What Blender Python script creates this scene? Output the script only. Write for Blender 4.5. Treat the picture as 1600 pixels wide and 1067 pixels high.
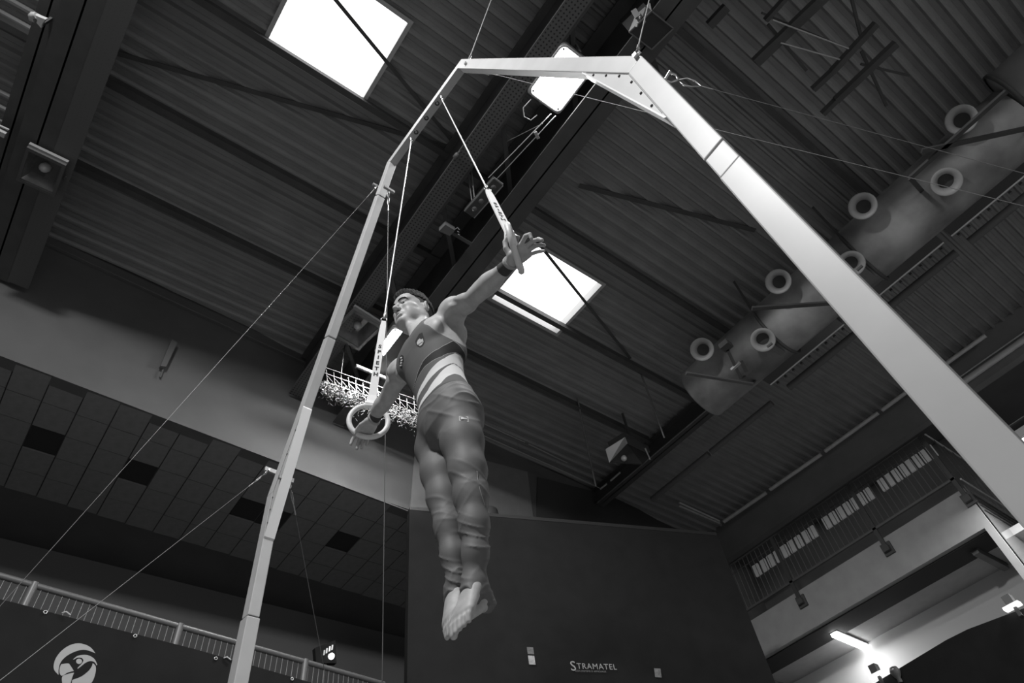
import bpy, bmesh, math, random
import numpy as np
from mathutils import Vector, Matrix
from mathutils.bvhtree import BVHTree
random.seed(7); np.random.seed(7)
for o in list(bpy.data.objects): bpy.data.objects.remove(o)
SC = bpy.context.scene
COL = SC.collection

# ------------------------------------------------------------------ camera
FPX = 1061.87                                  # focal length in pixels of a 1600 x 1067 frame
CW = np.array([[0.79917786, -0.59205112, -0.10387601],
               [0.40729838, 0.66046298, -0.63079052],
               [0.4420665, 0.46180528, 0.76896885]])   # rows: camera right, down, forward in world axes
CAMZ = 0.55                                    # photographer crouching by the mats
ORG = np.array([0.0, 0.0, CAMZ])
cam = bpy.data.cameras.new('camera')
cam.sensor_width = 36.0; cam.lens = 36.0 * FPX / 1600.0; cam.clip_start = 0.02; cam.clip_end = 100
camo = bpy.data.objects.new('camera', cam); COL.objects.link(camo)
camo.matrix_world = Matrix(((CW[0, 0], -CW[1, 0], -CW[2, 0], 0), (CW[0, 1], -CW[1, 1], -CW[2, 1], 0),
                            (CW[0, 2], -CW[1, 2], -CW[2, 2], CAMZ), (0, 0, 0, 1)))
SC.camera = camo

# ------------------------------------------------------------------ world, lamps of the hall, exposure
SC.view_settings.view_transform = 'Standard'; SC.view_settings.look = 'None'
SC.view_settings.exposure = 0.0; SC.view_settings.gamma = 1.0; SC.view_settings.use_curve_mapping = False
SC.cycles.use_denoising = True
SC.cycles.max_bounces = 6; SC.cycles.diffuse_bounces = 4
SC.cycles.sample_clamp_indirect = 3.0
W = bpy.data.worlds.new('world'); SC.world = W; W.use_nodes = True
W.node_tree.nodes['Background'].inputs[0].default_value = (1, 1, 1, 1)
W.node_tree.nodes['Background'].inputs[1].default_value = 0.13
def area_light(name, loc, target, power, size, spread=math.pi):
    L = bpy.data.lights.new(name, 'AREA'); L.energy = power; L.shape = 'SQUARE'; L.size = size; L.spread = spread
    o = bpy.data.objects.new(name, L); COL.objects.link(o); o.location = loc
    o.rotation_euler = (Vector(target) - Vector(loc)).to_track_quat('-Z', 'Y').to_euler()
    return o
# lamps of the half of the hall behind the photographer, and a soft side light added to brighten the deck ribs
area_light('hall_lamp', (-2.4, -0.3, 7.0), (0.9, 1.6, 2.6), 395, 0.5)
wl = area_light('window_daylight', (1.0, -8.7, 4.2), (1.5, 2.0, 6.2), 80, 5.0)
wl.data.shape = 'RECTANGLE'; wl.data.size_y = 2.2
# the three lit lamps in view shine downwards on the gymnast and the floor
area_light('bay_lamp_light', (2.3, 1.15, 7.10), (2.3, 1.15, 0), 60, 0.45)
area_light('bay_lamp_light', (2.66, 4.9, 7.10), (2.66, 4.9, 0), 330, 0.45)

# ------------------------------------------------------------------ helpers
def ray(px, py):
    d = np.array([(px - 800) / FPX, (py - 533.5) / FPX, 1.0]) @ CW
    return d / np.linalg.norm(d)
def at_x(px, py, x): d = ray(px, py); return ORG + d * (x / d[0])
def at_y(px, py, y): d = ray(px, py); return ORG + d * (y / d[1])
def at_z(px, py, z): d = ray(px, py); return ORG + d * ((z - CAMZ) / d[2])
def at_plane(px, py, c, n):
    d = ray(px, py); return ORG + d * (np.dot(np.array(c) - ORG, n) / np.dot(d, n))
def depth(P): return float(CW[2] @ (np.array(P, float) - ORG))
def px2m(P, px): return px * depth(P) / FPX
def V(*a): return np.array(a, float)
def nrm(v): v = np.array(v, float); return v / np.linalg.norm(v)

MATS = {}
def mat(name, v, rough=0.6, metal=0.0, noise=0.0, scale=8.0, spec=0.5, bump=0.0, bscale=60.0, stretch=None, emit=None):
    if name in MATS: return MATS[name]
    m = bpy.data.materials.new(name); m.use_nodes = True; nt = m.node_tree; b = nt.nodes['Principled BSDF']
    b.inputs['Base Color'].default_value = (v, v, v, 1); b.inputs['Roughness'].default_value = rough
    b.inputs['Metallic'].default_value = metal; b.inputs['Specular IOR Level'].default_value = spec
    if noise or bump:
        tc = nt.nodes.new('ShaderNodeTexCoord'); mp = nt.nodes.new('ShaderNodeMapping')
        nt.links.new(tc.outputs['Object'], mp.inputs[0])
        if stretch: mp.inputs['Scale'].default_value = stretch
    if noise:
        n = nt.nodes.new('ShaderNodeTexNoise'); n.inputs['Scale'].default_value = scale; n.inputs['Detail'].default_value = 5
        nt.links.new(mp.outputs[0], n.inputs['Vector'])
        r = nt.nodes.new('ShaderNodeMapRange'); r.inputs[1].default_value = 0.3; r.inputs[2].default_value = 0.7
        r.inputs[3].default_value = v * (1 - noise); r.inputs[4].default_value = v * (1 + noise)
        nt.links.new(n.outputs[0], r.inputs[0]); nt.links.new(r.outputs[0], b.inputs['Base Color'])
    if bump:
        n2 = nt.nodes.new('ShaderNodeTexNoise'); n2.inputs['Scale'].default_value = bscale
        nt.links.new(mp.outputs[0], n2.inputs['Vector'])
        bp = nt.nodes.new('ShaderNodeBump'); bp.inputs['Strength'].default_value = bump
        nt.links.new(n2.outputs[0], bp.inputs['Height']); nt.links.new(bp.outputs[0], b.inputs['Normal'])
    if emit is not None:
        b.inputs['Emission Color'].default_value = (1, 1, 1, 1); b.inputs['Emission Strength'].default_value = emit
    MATS[name] = m; return m

class MB:
    """collects boxes, bars, tubes, prisms and lathes into ONE mesh"""
    def __init__(s): s.v = []; s.f = []; s.sm = []
    def add(s, vs, fs, smooth=False):
        k = len(s.v); s.v += [tuple(float(c) for c in p) for p in vs]
        s.f += [tuple(i + k for i in f) for f in fs]; s.sm += [smooth] * len(fs); return s
    def box(s, lo, hi):
        x0, y0, z0 = lo; x1, y1, z1 = hi
        return s.add([(x0, y0, z0), (x1, y0, z0), (x1, y1, z0), (x0, y1, z0), (x0, y0, z1), (x1, y0, z1), (x1, y1, z1), (x0, y1, z1)],
                     [(0, 3, 2, 1), (4, 5, 6, 7), (0, 1, 5, 4), (1, 2, 6, 5), (2, 3, 7, 6), (3, 0, 4, 7)])
    def obox(s, c, a, b, h):
        c, a, b, h = map(lambda q: np.array(q, float), (c, a, b, h))
        return s.add([c - a - b - h, c + a - b - h, c + a + b - h, c - a + b - h, c - a - b + h, c + a - b + h, c + a + b + h, c - a + b + h],
                     [(0, 3, 2, 1), (4, 5, 6, 7), (0, 1, 5, 4), (1, 2, 6, 5), (2, 3, 7, 6), (3, 0, 4, 7)])
    def bar(s, p, q, w, h, up=(0, 0, 1)):
        p = np.array(p, float); q = np.array(q, float); t = nrm(q - p); a = np.cross(t, up)
        if np.linalg.norm(a) < 1e-4: a = np.cross(t, (1, 0, 0))
        a = nrm(a); b = np.cross(a, t)
        return s.obox((p + q) / 2, a * w / 2, b * h / 2, (q - p) / 2)
    def prism(s, pts, ext):
        n = len(pts); e = np.array(ext, float); p = [np.array(q, float) for q in pts]
        return s.add(p + [q + e for q in p], [tuple(range(n))[::-1], tuple(range(n, 2 * n))] + [(i, (i + 1) % n, (i + 1) % n + n, i + n) for i in range(n)])
    def path(s, pts, r, n=8, cap=True, closed=False):
        pts = [np.array(p, float) for p in pts]; m = len(pts)
        rr = r if hasattr(r, '__len__') else [r] * m
        vs = []; prev = None
        for i, p in enumerate(pts):
            if closed: t = nrm(pts[(i + 1) % m] - pts[i - 1])
            else: t = nrm(pts[min(i + 1, m - 1)] - pts[max(i - 1, 0)])
            if prev is None:
                a = np.cross(t, (0, 0, 1)); a = np.cross(t, (1, 0, 0)) if np.linalg.norm(a) < 0.05 else a
            else: a = prev - t * (prev @ t)
            a = nrm(a); prev = a; b = np.cross(t, a)
            vs += [p + rr[i] * (math.cos(2 * math.pi * k / n) * a + math.sin(2 * math.pi * k / n) * b) for k in range(n)]
        fs = []
        for i in range(m if closed else m - 1):
            j = (i + 1) % m
            if closed and j == 0:
                # align the last ring to the first
                base = np.array(vs[0]); off = min(range(n), key=lambda k: np.linalg.norm(np.array(vs[i * n + k]) - base))
                fs += [(i * n + (k + off) % n, i * n + (k + 1 + off) % n, (k + 1) % n, k) for k in range(n)]
            else: fs += [(i * n + k, i * n + (k + 1) % n, j * n + (k + 1) % n, j * n + k) for k in range(n)]
        s.add(vs, fs, True)
        if cap and not closed:
            s.add(vs[:n], [tuple(range(n))[::-1]]); s.add(vs[-n:], [tuple(range(n))])
        return s
    def tube(s, p, q, r, n=8): return s.path([p, q], r, n)
    def lathe(s, o, axis, prof, n=20, closed=False):
        """prof: (radius, height along axis)"""
        o = np.array(o, float); t = nrm(axis); a = np.cross(t, (0, 0, 1)); a = np.cross(t, (1, 0, 0)) if np.linalg.norm(a) < 0.05 else a
        a = nrm(a); b = np.cross(t, a); m = len(prof); vs = []
        for (r, h) in prof: vs += [o + t * h + max(r, 1e-5) * (math.cos(2 * math.pi * k / n) * a + math.sin(2 * math.pi * k / n) * b) for k in range(n)]
        fs = [(i * n + k, i * n + (k + 1) % n, ((i + 1) % m) * n + (k + 1) % n, ((i + 1) % m) * n + k) for i in range(m if closed else m - 1) for k in range(n)]
        return s.add(vs, fs, True)
    def build(s, name, m, parent=None, label=None, origin=None, sharp=35):
        me = bpy.data.meshes.new(name); o = bpy.data.objects.new(name, me); COL.objects.link(o)
        org = V(0, 0, 0)
        if parent is None and origin is not None: org = np.array(origin, float); o.location = org
        if parent is not None:
            o.parent = parent; q = parent
            while q is not None: org = org + np.array(q.location); q = q.parent
        me.from_pydata([tuple(np.array(p) - org) for p in s.v], [], s.f)
        me.polygons.foreach_set('use_smooth', s.sm)
        me.materials.append(m); me.update()
        if label: o['label'] = label
        return o
def tag(o, label, cat, group=None):
    o['label'] = label; o['category'] = cat
    if group: o['group'] = group
    return o
def thing(name, loc, label, cat, group=None):
    o = bpy.data.objects.new(name, None); COL.objects.link(o); o.location = tuple(float(c) for c in loc); o.empty_display_size = 0.1
    return tag(o, label, cat, group)
def struct(o): o['kind'] = 'structure'; return o
def stuff(o): o['kind'] = 'stuff'; return o
def copy_tree(o, parent=None):
    c = o.copy(); COL.objects.link(c); c.parent = parent
    for ch in list(o.children): copy_tree(ch, c)
    return c
def text_mesh(body, size, m, name, parent, origin, right, up, spacing=1.0, depth_=0.0006, align='LEFT', shear=0.0, bold=0.0):
    """flat lettering made from Blender's built-in font, laid on a plane"""
    cu = bpy.data.curves.new(name, 'FONT'); cu.body = body; cu.size = size; cu.space_character = spacing; cu.extrude = depth_; cu.align_x = align; cu.shear = shear
    cu.resolution_u = 3; cu.offset = bold
    to = bpy.data.objects.new(name, cu); COL.objects.link(to)
    me = bpy.data.meshes.new_from_object(to.evaluated_get(bpy.context.evaluated_depsgraph_get()))
    bpy.data.objects.remove(to); bpy.data.curves.remove(cu)
    r = nrm(right); u = nrm(np.array(up, float) - r * (np.array(up) @ r)); n = np.cross(r, u)
    org = np.array(origin, float); q = parent
    while q is not None: org = org - np.array(q.location); q = q.parent
    M4 = Matrix(((r[0], u[0], n[0], org[0]), (r[1], u[1], n[1], org[1]), (r[2], u[2], n[2], org[2]), (0, 0, 0, 1)))
    me.transform(M4); o = bpy.data.objects.new(name, me); COL.objects.link(o); o.parent = parent
    me.materials.clear(); me.materials.append(m); return o

# materials used in many places
DECK = mat('painted_steel_deck', 0.29, 0.55, 0.0, 0.10, 3.0)
STEEL = mat('dark_painted_steel', 0.075, 0.6, 0.0, 0.15, 4.0)
BLACKW = mat('black_wall_paint', 0.115, 0.8, 0.0, 0.1, 2.0)
CURT = mat('black_cloth', 0.021, 0.95, 0.0, 0.1, 5.0, spec=0.1)
ALU = mat('brushed_aluminium', 0.62, 0.42, 0.35, 0.12, 9.0, bump=0.02)
GALV = mat('galvanised_steel', 0.38, 0.4, 0.7, 0.2, 6.0)
CABLE = mat('steel_cable', 0.6, 0.4, 0.6)
DARKCABLE = mat('dim_steel_cable', 0.28, 0.5, 0.5)
WHITEP = mat('pale_wall_paint', 0.36, 0.8, 0.0, 0.06, 3.0)
GREYMET = mat('grey_lacquered_metal', 0.16, 0.5, 0.2, 0.1, 5.0)
# ------------------------------------------------------------------ setting: roof, walls, floor
ZC = 8.15
XW = 10.75
def yw(x): return 6.2 + 0.045 * (x + 1.0)       # the end wall
S1 = (-0.18, 0.905, 1.71, 2.70); S2 = (3.67, 4.83, 3.09, 4.09)   # skylight openings x0 x1 y0 y1
def deck():
    mb = MB(); p = 0.163; prof = [(0, 0), (0.026, 0), (0.042, 0.05), (0.085, 0.05), (0.090, 0.044), (0.096, 0.044), (0.101, 0.05), (0.141, 0.05)]
    y0 = -9.0; n = int((8.3 - y0) / p)
    ys = []
    for i in range(n):
        for (a, h) in prof: ys.append((y0 + i * p + a, ZC + h))
    ys.append((y0 + n * p, ZC))
    def run(x0, x1, sel):
        vs = []; fs = []
        for (y, z) in sel: vs += [(x0, y, z), (x1, y, z)]
        fs = [(2 * i, 2 * i + 1, 2 * i + 3, 2 * i + 2) for i in range(len(sel) - 1)]
        mb.add(vs, fs)
    x0 = -9.0; x1 = XW + 0.1
    cuts = sorted([S1, S2], key=lambda s: s[2])
    cur = y0
    def sel(a, b):
        out = []
        def z_at(y):
            for (q, w) in zip(ys, ys[1:]):
                if q[0] <= y <= w[0] and w[0] > q[0]: return q[1] + (w[1] - q[1]) * (y - q[0]) / (w[0] - q[0])
            return ZC
        out.append((a, z_at(a))); out += [t for t in ys if a < t[0] < b]; out.append((b, z_at(b))); return out
    yend = ys[-1][0]
    run(x0, x1, sel(y0, S1[2]))
    run(x0, S1[0], sel(S1[2], S1[3])); run(S1[1], x1, sel(S1[2], S1[3]))
    run(x0, x1, sel(S1[3], S2[2]))
    run(x0, S2[0], sel(S2[2], S2[3])); run(S2[1], x1, sel(S2[2], S2[3]))
    run(x0, x1, sel(S2[3], yend))
    return struct(mb.build('ceiling', DECK))
deck()
struct(MB().box((-9, -9, -0.1), (14.5, 9.5, 0)).build('floor', mat('sports_floor', 0.30, 0.5, 0, 0.1, 1.0)))
# skylights: trim ring, curb and an opal pane that glows with daylight
OPAL = mat('opal_daylight_pane', 0.8, 0.4, emit=2.6)
for i, S in enumerate((S1, S2)):
    x0, x1, y0, y1 = S
    pane = struct(MB().box((x0 - .02, y0 - .02, ZC + .14), (x1 + .02, y1 + .02, ZC + .16)).build('window_%d' % (i + 1), OPAL, label='square rooflight glowing white with daylight'))
    fr = MB()
    t = 0.045
    for (a, b) in (((x0 - t, y0 - t), (x0, y1 + t)), ((x1, y0 - t), (x1 + t, y1 + t)), ((x0, y0 - t), (x1, y0)), ((x0, y1), (x1, y1 + t))):
        fr.box((a[0], a[1], ZC - 0.012), (b[0], b[1], ZC - 0.002))
    for (a, b) in (((x0 - .01, y0), (x0, y1)), ((x1, y0), (x1 + .01, y1)), ((x0, y0 - .01), (x1, y0)), ((x0, y1), (x1, y1 + .01))):
        fr.box((a[0], a[1], ZC - 0.002), (b[0], b[1], ZC + 0.14))
    fr.build('window_frame', mat('rooflight_trim', 0.5, 0.5), pane)
# end wall above the gallery, with the gallery recess behind it
GZ = 6.16                                        # height of the gallery ceiling edge
mb = MB(); xa, xb = -9.0, XW + 0.3
mb.prism([(xa, yw(xa), GZ), (xb, yw(xb), GZ), (xb, yw(xb), ZC + .2), (xa, yw(xa), ZC + .2)], (0, 0.15, 0))
struct(mb.build('wall_end', BLACKW))
# gallery floor slab and the black cloth below the railing
mb = MB(); mb.prism([(xa, yw(xa) + .02, 0), (3.75, yw(3.75) + .02, 0), (3.75, yw(3.75) + .02, 3.55), (xa, yw(xa) + .02, 3.55)], (0, 0.12, 0))
struct(mb.build('wall_end_below', mat('dark_gallery_front', .035, .85)))
struct(MB().box((-9, 9.3, 0), (7, 9.45, ZC)).build('wall_gallery_back', mat('gallery_wall_paint', .16, .85)))
# suspended tile ceiling of the gallery: each tile a piece of its own in rows that recede
gc = struct(MB().box((-9, 6.40, GZ + .02), (5.6, 9.3, GZ + .10)).build('ceiling_gallery', BLACKW))
TILE = mat('mineral_ceiling_tile', 0.24, 0.9, 0, 0.08, 14.0)
TILED = mat('dark_ceiling_grille', 0.03, 0.9)
tm = {}
xs0, tw = -0.875, 0.338
for i in range(-5, 19):
    for j in range(0, 5):
        x = xs0 + i * tw; y = yw(x) + 0.16 + j * 0.40 - 0.13
        dark = (i, j) in ((1, 2), (4, 2), (8, 2), (9, 2), (12, 2), (16, 2))
        o = None
        key = 'd' if dark else 'l'
        if key not in tm:
            o = MB().box((0.006, 0.006, 0), (tw - .006, 0.394, 0.02)).build('tile', TILED if dark else TILE, gc); tm[key] = o.data
        else:
            o = bpy.data.objects.new('tile', tm[key]); COL.objects.link(o); o.parent = gc
        o.location = (x, y, GZ - (0.0 if not dark else -0.012) + random.uniform(-.002, .002))
# right wall above the balcony and the shaded hall beyond it
struct(MB().box((XW, -9, 7.5), (XW + .15, 7.2, ZC + .2)).build('wall_right', mat('dark_wall_paint', .22, .8, 0, .1, 2)))
struct(MB().box((9.2, yw(10.0) + .0, 0), (14.6, yw(10.0) + .2, ZC)).build('wall_corner', BLACKW))

# ------------------------------------------------------------------ roof steel
def steel_beam(x, w, zb, zt, y0, y1, mb, flange=0.018):
    mb.box((x - w / 2, y0, zb), (x + w / 2, y1, zb + flange)); mb.box((x - w / 2, y0, zt - flange), (x + w / 2, y1, zt)); mb.box((x - .008, y0, zb), (x + .008, y1, zt))
def perf_mat():
    m = bpy.data.materials.new('perforated_steel'); m.use_nodes = True; nt = m.node_tree; b = nt.nodes['Principled BSDF']
    tc = nt.nodes.new('ShaderNodeTexCoord'); mp = nt.nodes.new('ShaderNodeMapping'); mp.inputs['Scale'].default_value = (26, 26, 26)
    vo = nt.nodes.new('ShaderNodeTexVoronoi'); vo.inputs['Randomness'].default_value = 0.0; vo.inputs['Scale'].default_value = 1.0
    r = nt.nodes.new('ShaderNodeValToRGB'); r.color_ramp.elements[0].position = 0.30; r.color_ramp.elements[0].color = (.012, .012, .012, 1)
    r.color_ramp.elements[1].position = 0.36; r.color_ramp.elements[1].color = (.10, .10, .10, 1)
    nt.links.new(tc.outputs['Object'], mp.inputs[0]); nt.links.new(mp.outputs[0], vo.inputs[0]); nt.links.new(vo.outputs['Distance'], r.inputs[0]); nt.links.new(r.outputs[0], b.inputs['Base Color'])
    b.inputs['Roughness'].default_value = .6
    return m
PERF = perf_mat()
def girder(x0, x1, label, tray=-1):
    g = thing('roof_girder', (x0, 0, 7.0), label, 'girder')
    mb = MB(); steel_beam(x0 + .09, .18, 7.30, 8.05, -8.5, yw(x0) - .05, mb); mb.build('chord', STEEL, g)
    mb = MB(); steel_beam(x1 - .16, .32, 7.10, 8.05, -8.5, yw(x1) - .05, mb); mb.build('chord', STEEL, g)
    k = 0; y = -7.5
    while y < yw(x0) - 1:
        MB().bar((x0 + .09, y, 7.5), (x1 - .16, y + .75, 7.5), .05, .05).build('cross_brace', STEEL, g)
        y += 1.15
    if tray:
        tx = x0 - .06 if tray < 0 else x1 - .02
        MB().box((tx, -8.5, 7.26 if tray < 0 else 7.09), (tx + .20, yw(x0) - .05, 7.285 if tray < 0 else 7.097)).build('perforated_plate', PERF, g)
    return g
girder(1.93, 2.86, 'broad dark roof girder with perforated edge, carrying the lit lamp above the rings frame')
girder(-1.86, -1.34, 'dark roof girder at the upper left, beyond the first rooflight', 1)
g = thing('roof_girder', (7.6, 0, 7.3), 'dark roof girder beside the row of round air nozzles', 'girder')
mb = MB(); steel_beam(7.73, .20, 7.80, 8.12, -8.5, yw(7.7) - .05, mb); mb.build('chord', STEEL, g)
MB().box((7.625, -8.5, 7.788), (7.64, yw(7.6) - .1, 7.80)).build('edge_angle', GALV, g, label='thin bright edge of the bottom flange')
# joists running the other way, just under the deck
for y, lab in ((2.655, 'dark roof joist along the lower edge of the upper left rooflight'),
               (3.905, 'dark roof joist across the rooflight behind the gymnast'),
               (0.10, 'dark roof joist passing over the right shoulder of the rings frame'),
               (5.02, 'dark roof joist nearest the end wall')):
    j = thing('roof_joist', (0, y, 7.9), lab, 'joist')
    MB().box((-8.8, y - .035, ZC - .15), (7.6, y + .035, ZC - .142)).build('flange', STEEL, j)
    MB().box((-8.8, y - .012, ZC - .142), (7.6, y + .012, ZC - .004)).build('web', STEEL, j)
# diagonal tie rods under the rooflights
def tie(p, q, lab, w=0.035, z=8.141):
    a = at_z(*p, z); b = at_z(*q, z); mb = MB(); mb.bar(a, b, w, 0.012)
    o = mb.build('tie_rod', STEEL, origin=a); tag(o, lab, 'tie rod'); return o
tie((490, -42), (716, 232), 'flat dark tie bar crossing the upper left rooflight', .04)
tie((838, 376), (985, 560), 'flat dark tie bar crossing the rooflight behind the gymnast', .04)
tie((150, 74), (720, 235), 'dark tie bar under the deck left of the upper left rooflight', .05)  # bar added in place of a soft shadow band on the deck
tie((1052, 190), (1010, 60), 'dark tie bar behind the right shoulder of the rings frame', .05)
tie((1180, 360), (905, 290), 'dark tie bar under the deck between right post and gymnast', .06)
# dark tubular frame folded up under the roof at the upper right
fr = thing('ceiling_frame', at_z(1280, 80, 7.4), 'dark tubular steel frame folded up under the roof at the upper right', 'frame')
for (p, q, w) in (((1310, -27), (1180, 98), .10), ((1135, 11), (1108, 40), .08), ((1230, -6), (1196, 32), .04), ((1369, 37), (1300, 112), .06), ((1400, 68), (1306, 157), .07),
                  ((1306, 157), (1285, 178), .05), ((1300, 112), (1270, 140), .05)):
    MB().bar(at_z(*p, 7.45), at_z(*q, 7.45), w, .07).build('tube', STEEL, fr)
for (p, q, w) in (((1330, -5), (1346, 60), .03), ((1200, 38), (1260, 110), .03), ((1346, 80), (1385, 165), .03), ((1190, 20), (1330, 78), .02), ((1345, 100), (1420, 118), .025)):
    MB().bar(at_z(*p, 7.6), at_z(*q, 7.6), w, .02).build('strut', STEEL, fr)
for (p, q) in (((1207, 31), (1326, 76)), ((1220, 67), (1312, 93))):
    MB().tube(at_z(*p, 7.4), at_z(*q, 7.4), .008, 6).build('bright_rod', CABLE, fr, label='thin bright rod')
# long trunking sections and rolled tubes along the right side of the roof
TR = mat('trunking_sheet', 0.10, 0.35, 0.5)
for (y0, y1, lab) in ((1.60, 3.05, 'long dark roof trunking section nearest the end wall'), (-0.10, 1.40, 'middle dark roof trunking section behind the right post'), (-1.60, -0.22, 'dark roof trunking section at the right edge of the picture')):
    k = 0.93
    t = thing('roof_trunking', (7.9, y0 * k, 7.5), lab, 'trunking')
    MB().box((7.63, y0 * k, 7.56), (7.84, y1 * k, 7.79)).build('casing', TR, t)
    MB().tube((7.85, y0 * k, 7.565), (7.85, y1 * k, 7.565), .015, 10).build('bright_edge', mat('polished_edge', .92, .35), t, label='rounded edge catching the light')  # very pale tube stands in for the highlight along the casing edge
    mb = MB(); n = 9
    for i in range(n):
        yy = (y0 + (y1 - y0) * (i + .5) / n) * k; mb.box((7.95, yy - .02, 7.58), (7.98, yy + .015, 7.62))
    stuff(mb.build('clip_row', GREYMET, t))
    MB().tube((8.22, (y0 - .02) * k, 7.62), (8.22, (y1 - .1) * k, 7.62), .055, 12).build('tube', mat('rolled_tube', .14, .6), t)
t = thing('roof_trunking', (8.3, 3.2, 7.6), 'thin dark tube continuing the trunking toward the dark corner', 'trunking')
MB().tube((8.25, 3.1, 7.62), (8.25, 4.4, 7.62), .05, 12).build('tube', MATS['rolled_tube'], t); MB().tube((8.25, 4.45, 7.62), (8.25, 5.8, 7.62), .05, 12).build('tube', MATS['rolled_tube'], t)
# pale pipe along the top of the right wall, and its short return along the corner
PIPE = mat('pale_pipe', 0.62, 0.45, 0.1, 0.1, 4)
t = thing('cornice_pipe', (10.6, 6.0, 8.1), 'pale pipe along the foot of the roof above the balcony', 'pipe')
for (a, b) in (((1131, 815), (1197, 770)), ((1203, 765), (1283, 710)), ((1289, 705), (1372, 645)), ((1378, 641), (1440, 595)), ((1446, 591), (1540, 524))):
    MB().tube(at_z(*a, 8.0), at_z(*b, 8.0), .035, 10).build('pipe_section', PIPE, t)
t = thing('cornice_pipe', at_z(1502, 600, 8.0), 'pale pipe and thin line on the dark wall right of the tall right post', 'pipe')
for (a, b) in (((1495, 604), (1640, 503)), ((1490, 596), (1640, 491))):
    MB().tube(at_x(*a, 10.70), at_x(*b, 10.70), .05 if a[0] == 1495 else .012, 10).build('pipe_section', PIPE, t)
t = thing('cornice_pipe', at_z(1062, 786, 8.0), 'short pale pipe return along the end wall in the corner', 'pipe')
for d in (0, 5): MB().tube(at_z(1061, 785 + d, 8.0), at_z(1124, 814 + d * .6, 8.0), .018, 8).build('pipe_section', PIPE, t)
# round air duct with jet nozzles
dx, dz, dr = 6.84, 7.35, 0.40
DUCT = mat('dusty_duct_sheet', 0.30, 0.55, 0.1, 0.45, 2.2, stretch=(1, 1, 1))
d = thing('air_duct', (dx, 0, dz), 'fat grey air duct with two rows of round jet nozzles', 'duct')
MB().lathe((dx, 3.42, dz), (0, -1, 0), [(0.0, 0), (dr * .98, 0), (dr, .02), (dr, 1.35), (dr + .012, 1.36), (dr + .012, 1.40), (dr, 1.41), (dr, 2.75), (dr + .012, 2.76), (dr + .012, 2.80), (dr, 2.81), (dr, 4.95), (0, 4.95)], 40).build('duct_body', DUCT, d)
NOZ = mat('nozzle_plastic', 0.40, 0.45)
NOZI = mat('nozzle_inside', 0.05, 0.6)
noz_me = None
def nozzle(px, py, x, z, yaw):
    global noz_me
    P = at_z(px, py, z); ax = nrm(ORG + V(2.2, 0.2, 0) - P); 
    ax = nrm(ax * 0.75 + nrm(P - V(dx, P[1], dz)) * 0.45)
    if noz_me is None:
        mb = MB(); mb.lathe((0, 0, 0), (0, 0, 1), [(.135, -.20), (.135, -.02), (.165, 0.0), (.172, .012), (.160, .022), (.115, -.005), (.092, -.05), (.085, -.12)], 28)
        noz_me = mb.build('nozzle', NOZ, d)
        inner = MB().lathe((0, 0, 0), (0, 0, 1), [(.0, -.115), (.088, -.11)], 24).build('nozzle_throat', NOZI, noz_me)
        inner.location = (0, 0, 0)
        me0 = noz_me.data; me0.transform(Matrix.Translation(Vector(d.location))); inner.data.transform(Matrix.Translation(Vector(d.location)))
        o = noz_me
    else:
        o = noz_me.copy(); COL.objects.link(o); o.parent = d
        c = noz_me.children[0].copy(); COL.objects.link(c); c.parent = o
    o.location = tuple(P - np.array(d.location)); o.rotation_euler = Vector(ax).to_track_quat('Z', 'Y').to_euler()
    o.scale = (.92, .92, .92)
for p in ((1502, 187), (1348, 322), (1216, 440), (1097, 546)): nozzle(*p, 0, 7.22, 0)
for p in ((1479, 284), (1330, 412), (1192, 531)): nozzle(*p, 0, 6.98, 0)
for (p, q) in (((1455, 245), (1378, 272 + 10)), ((1545, 165), (1422, 278)), ((1455, 232), (1590, 205)), ((1180, 478), (1290, 470)), ((1062, 585), (1150, 600))):
    pass
for (p, q, lab) in (((1572, 143), (1422, 278), 'dark brace crossing in front of the upper end of the air duct'), ((1440, 236), (1607, 200), 'second dark brace crossing the upper end of the air duct'),
                    ((1175, 482), (1322, 472), 'dark brace crossing the middle of the air duct')):
    a = at_z(*p, 6.85); b = at_z(*q, 6.85); e_ = a if a[0] > b[0] else b
    t = thing('duct_brace', e_, lab, 'brace'); MB().bar(a, b, .05, .03).build('flat_bar', STEEL, t); MB().bar(e_, (7.72, e_[1], 7.79), .05, .02).build('hanger_plate', STEEL, t)
a = at_z(1072, 583, 6.85); b = at_z(1176, 600, 6.85)
t = thing('duct_brace', b, 'pale brace in front of the lower end of the air duct', 'brace'); MB().bar(a, b, .04, .03).build('flat_bar', GREYMET, t); MB().bar(b, (7.72, b[1], 7.79), .05, .02).build('hanger_plate', STEEL, t)
# hangers round the duct
for (y, lab) in ((0.62, 'dark strap hanger round the air duct behind the guy wires'), (2.02, 'dark strap hanger round the air duct beside the right post')):
    h = thing('duct_hanger', (dx, y, dz), lab, 'hanger')
    MB().path([(dx + (dr + .03) * math.cos(a), y, dz + (dr + .03) * math.sin(a)) for a in np.linspace(-math.pi * 1.02, .02 * math.pi, 16)], .022, 6).build('strap', STEEL, h)
    for s in (-1, 1): MB().bar((dx + s * (dr + .03), y, dz), (dx + s * (dr + .03), y, ZC), .03, .01).build('rod', STEEL, h)
    MB().box((dx - .30, y + .05, dz - dr - .05), (dx - .02, y + .13, dz - dr - .02)).build('bracket', GREYMET, h)
br = thing('pipe_bracket', at_z(1150, 590, 6.9), 'small bright bracket at the lower end of the air duct', 'bracket')
MB().bar(at_z(1136, 545, 6.9), at_z(1157, 590, 6.9), .04, .04).build('post', GREYMET, br)
MB().bar(at_z(1143, 578, 6.88), at_z(1156, 566, 6.88), .035, .035).build('clamp', mat('bright_steel', .7, .35, .5), br)
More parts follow.
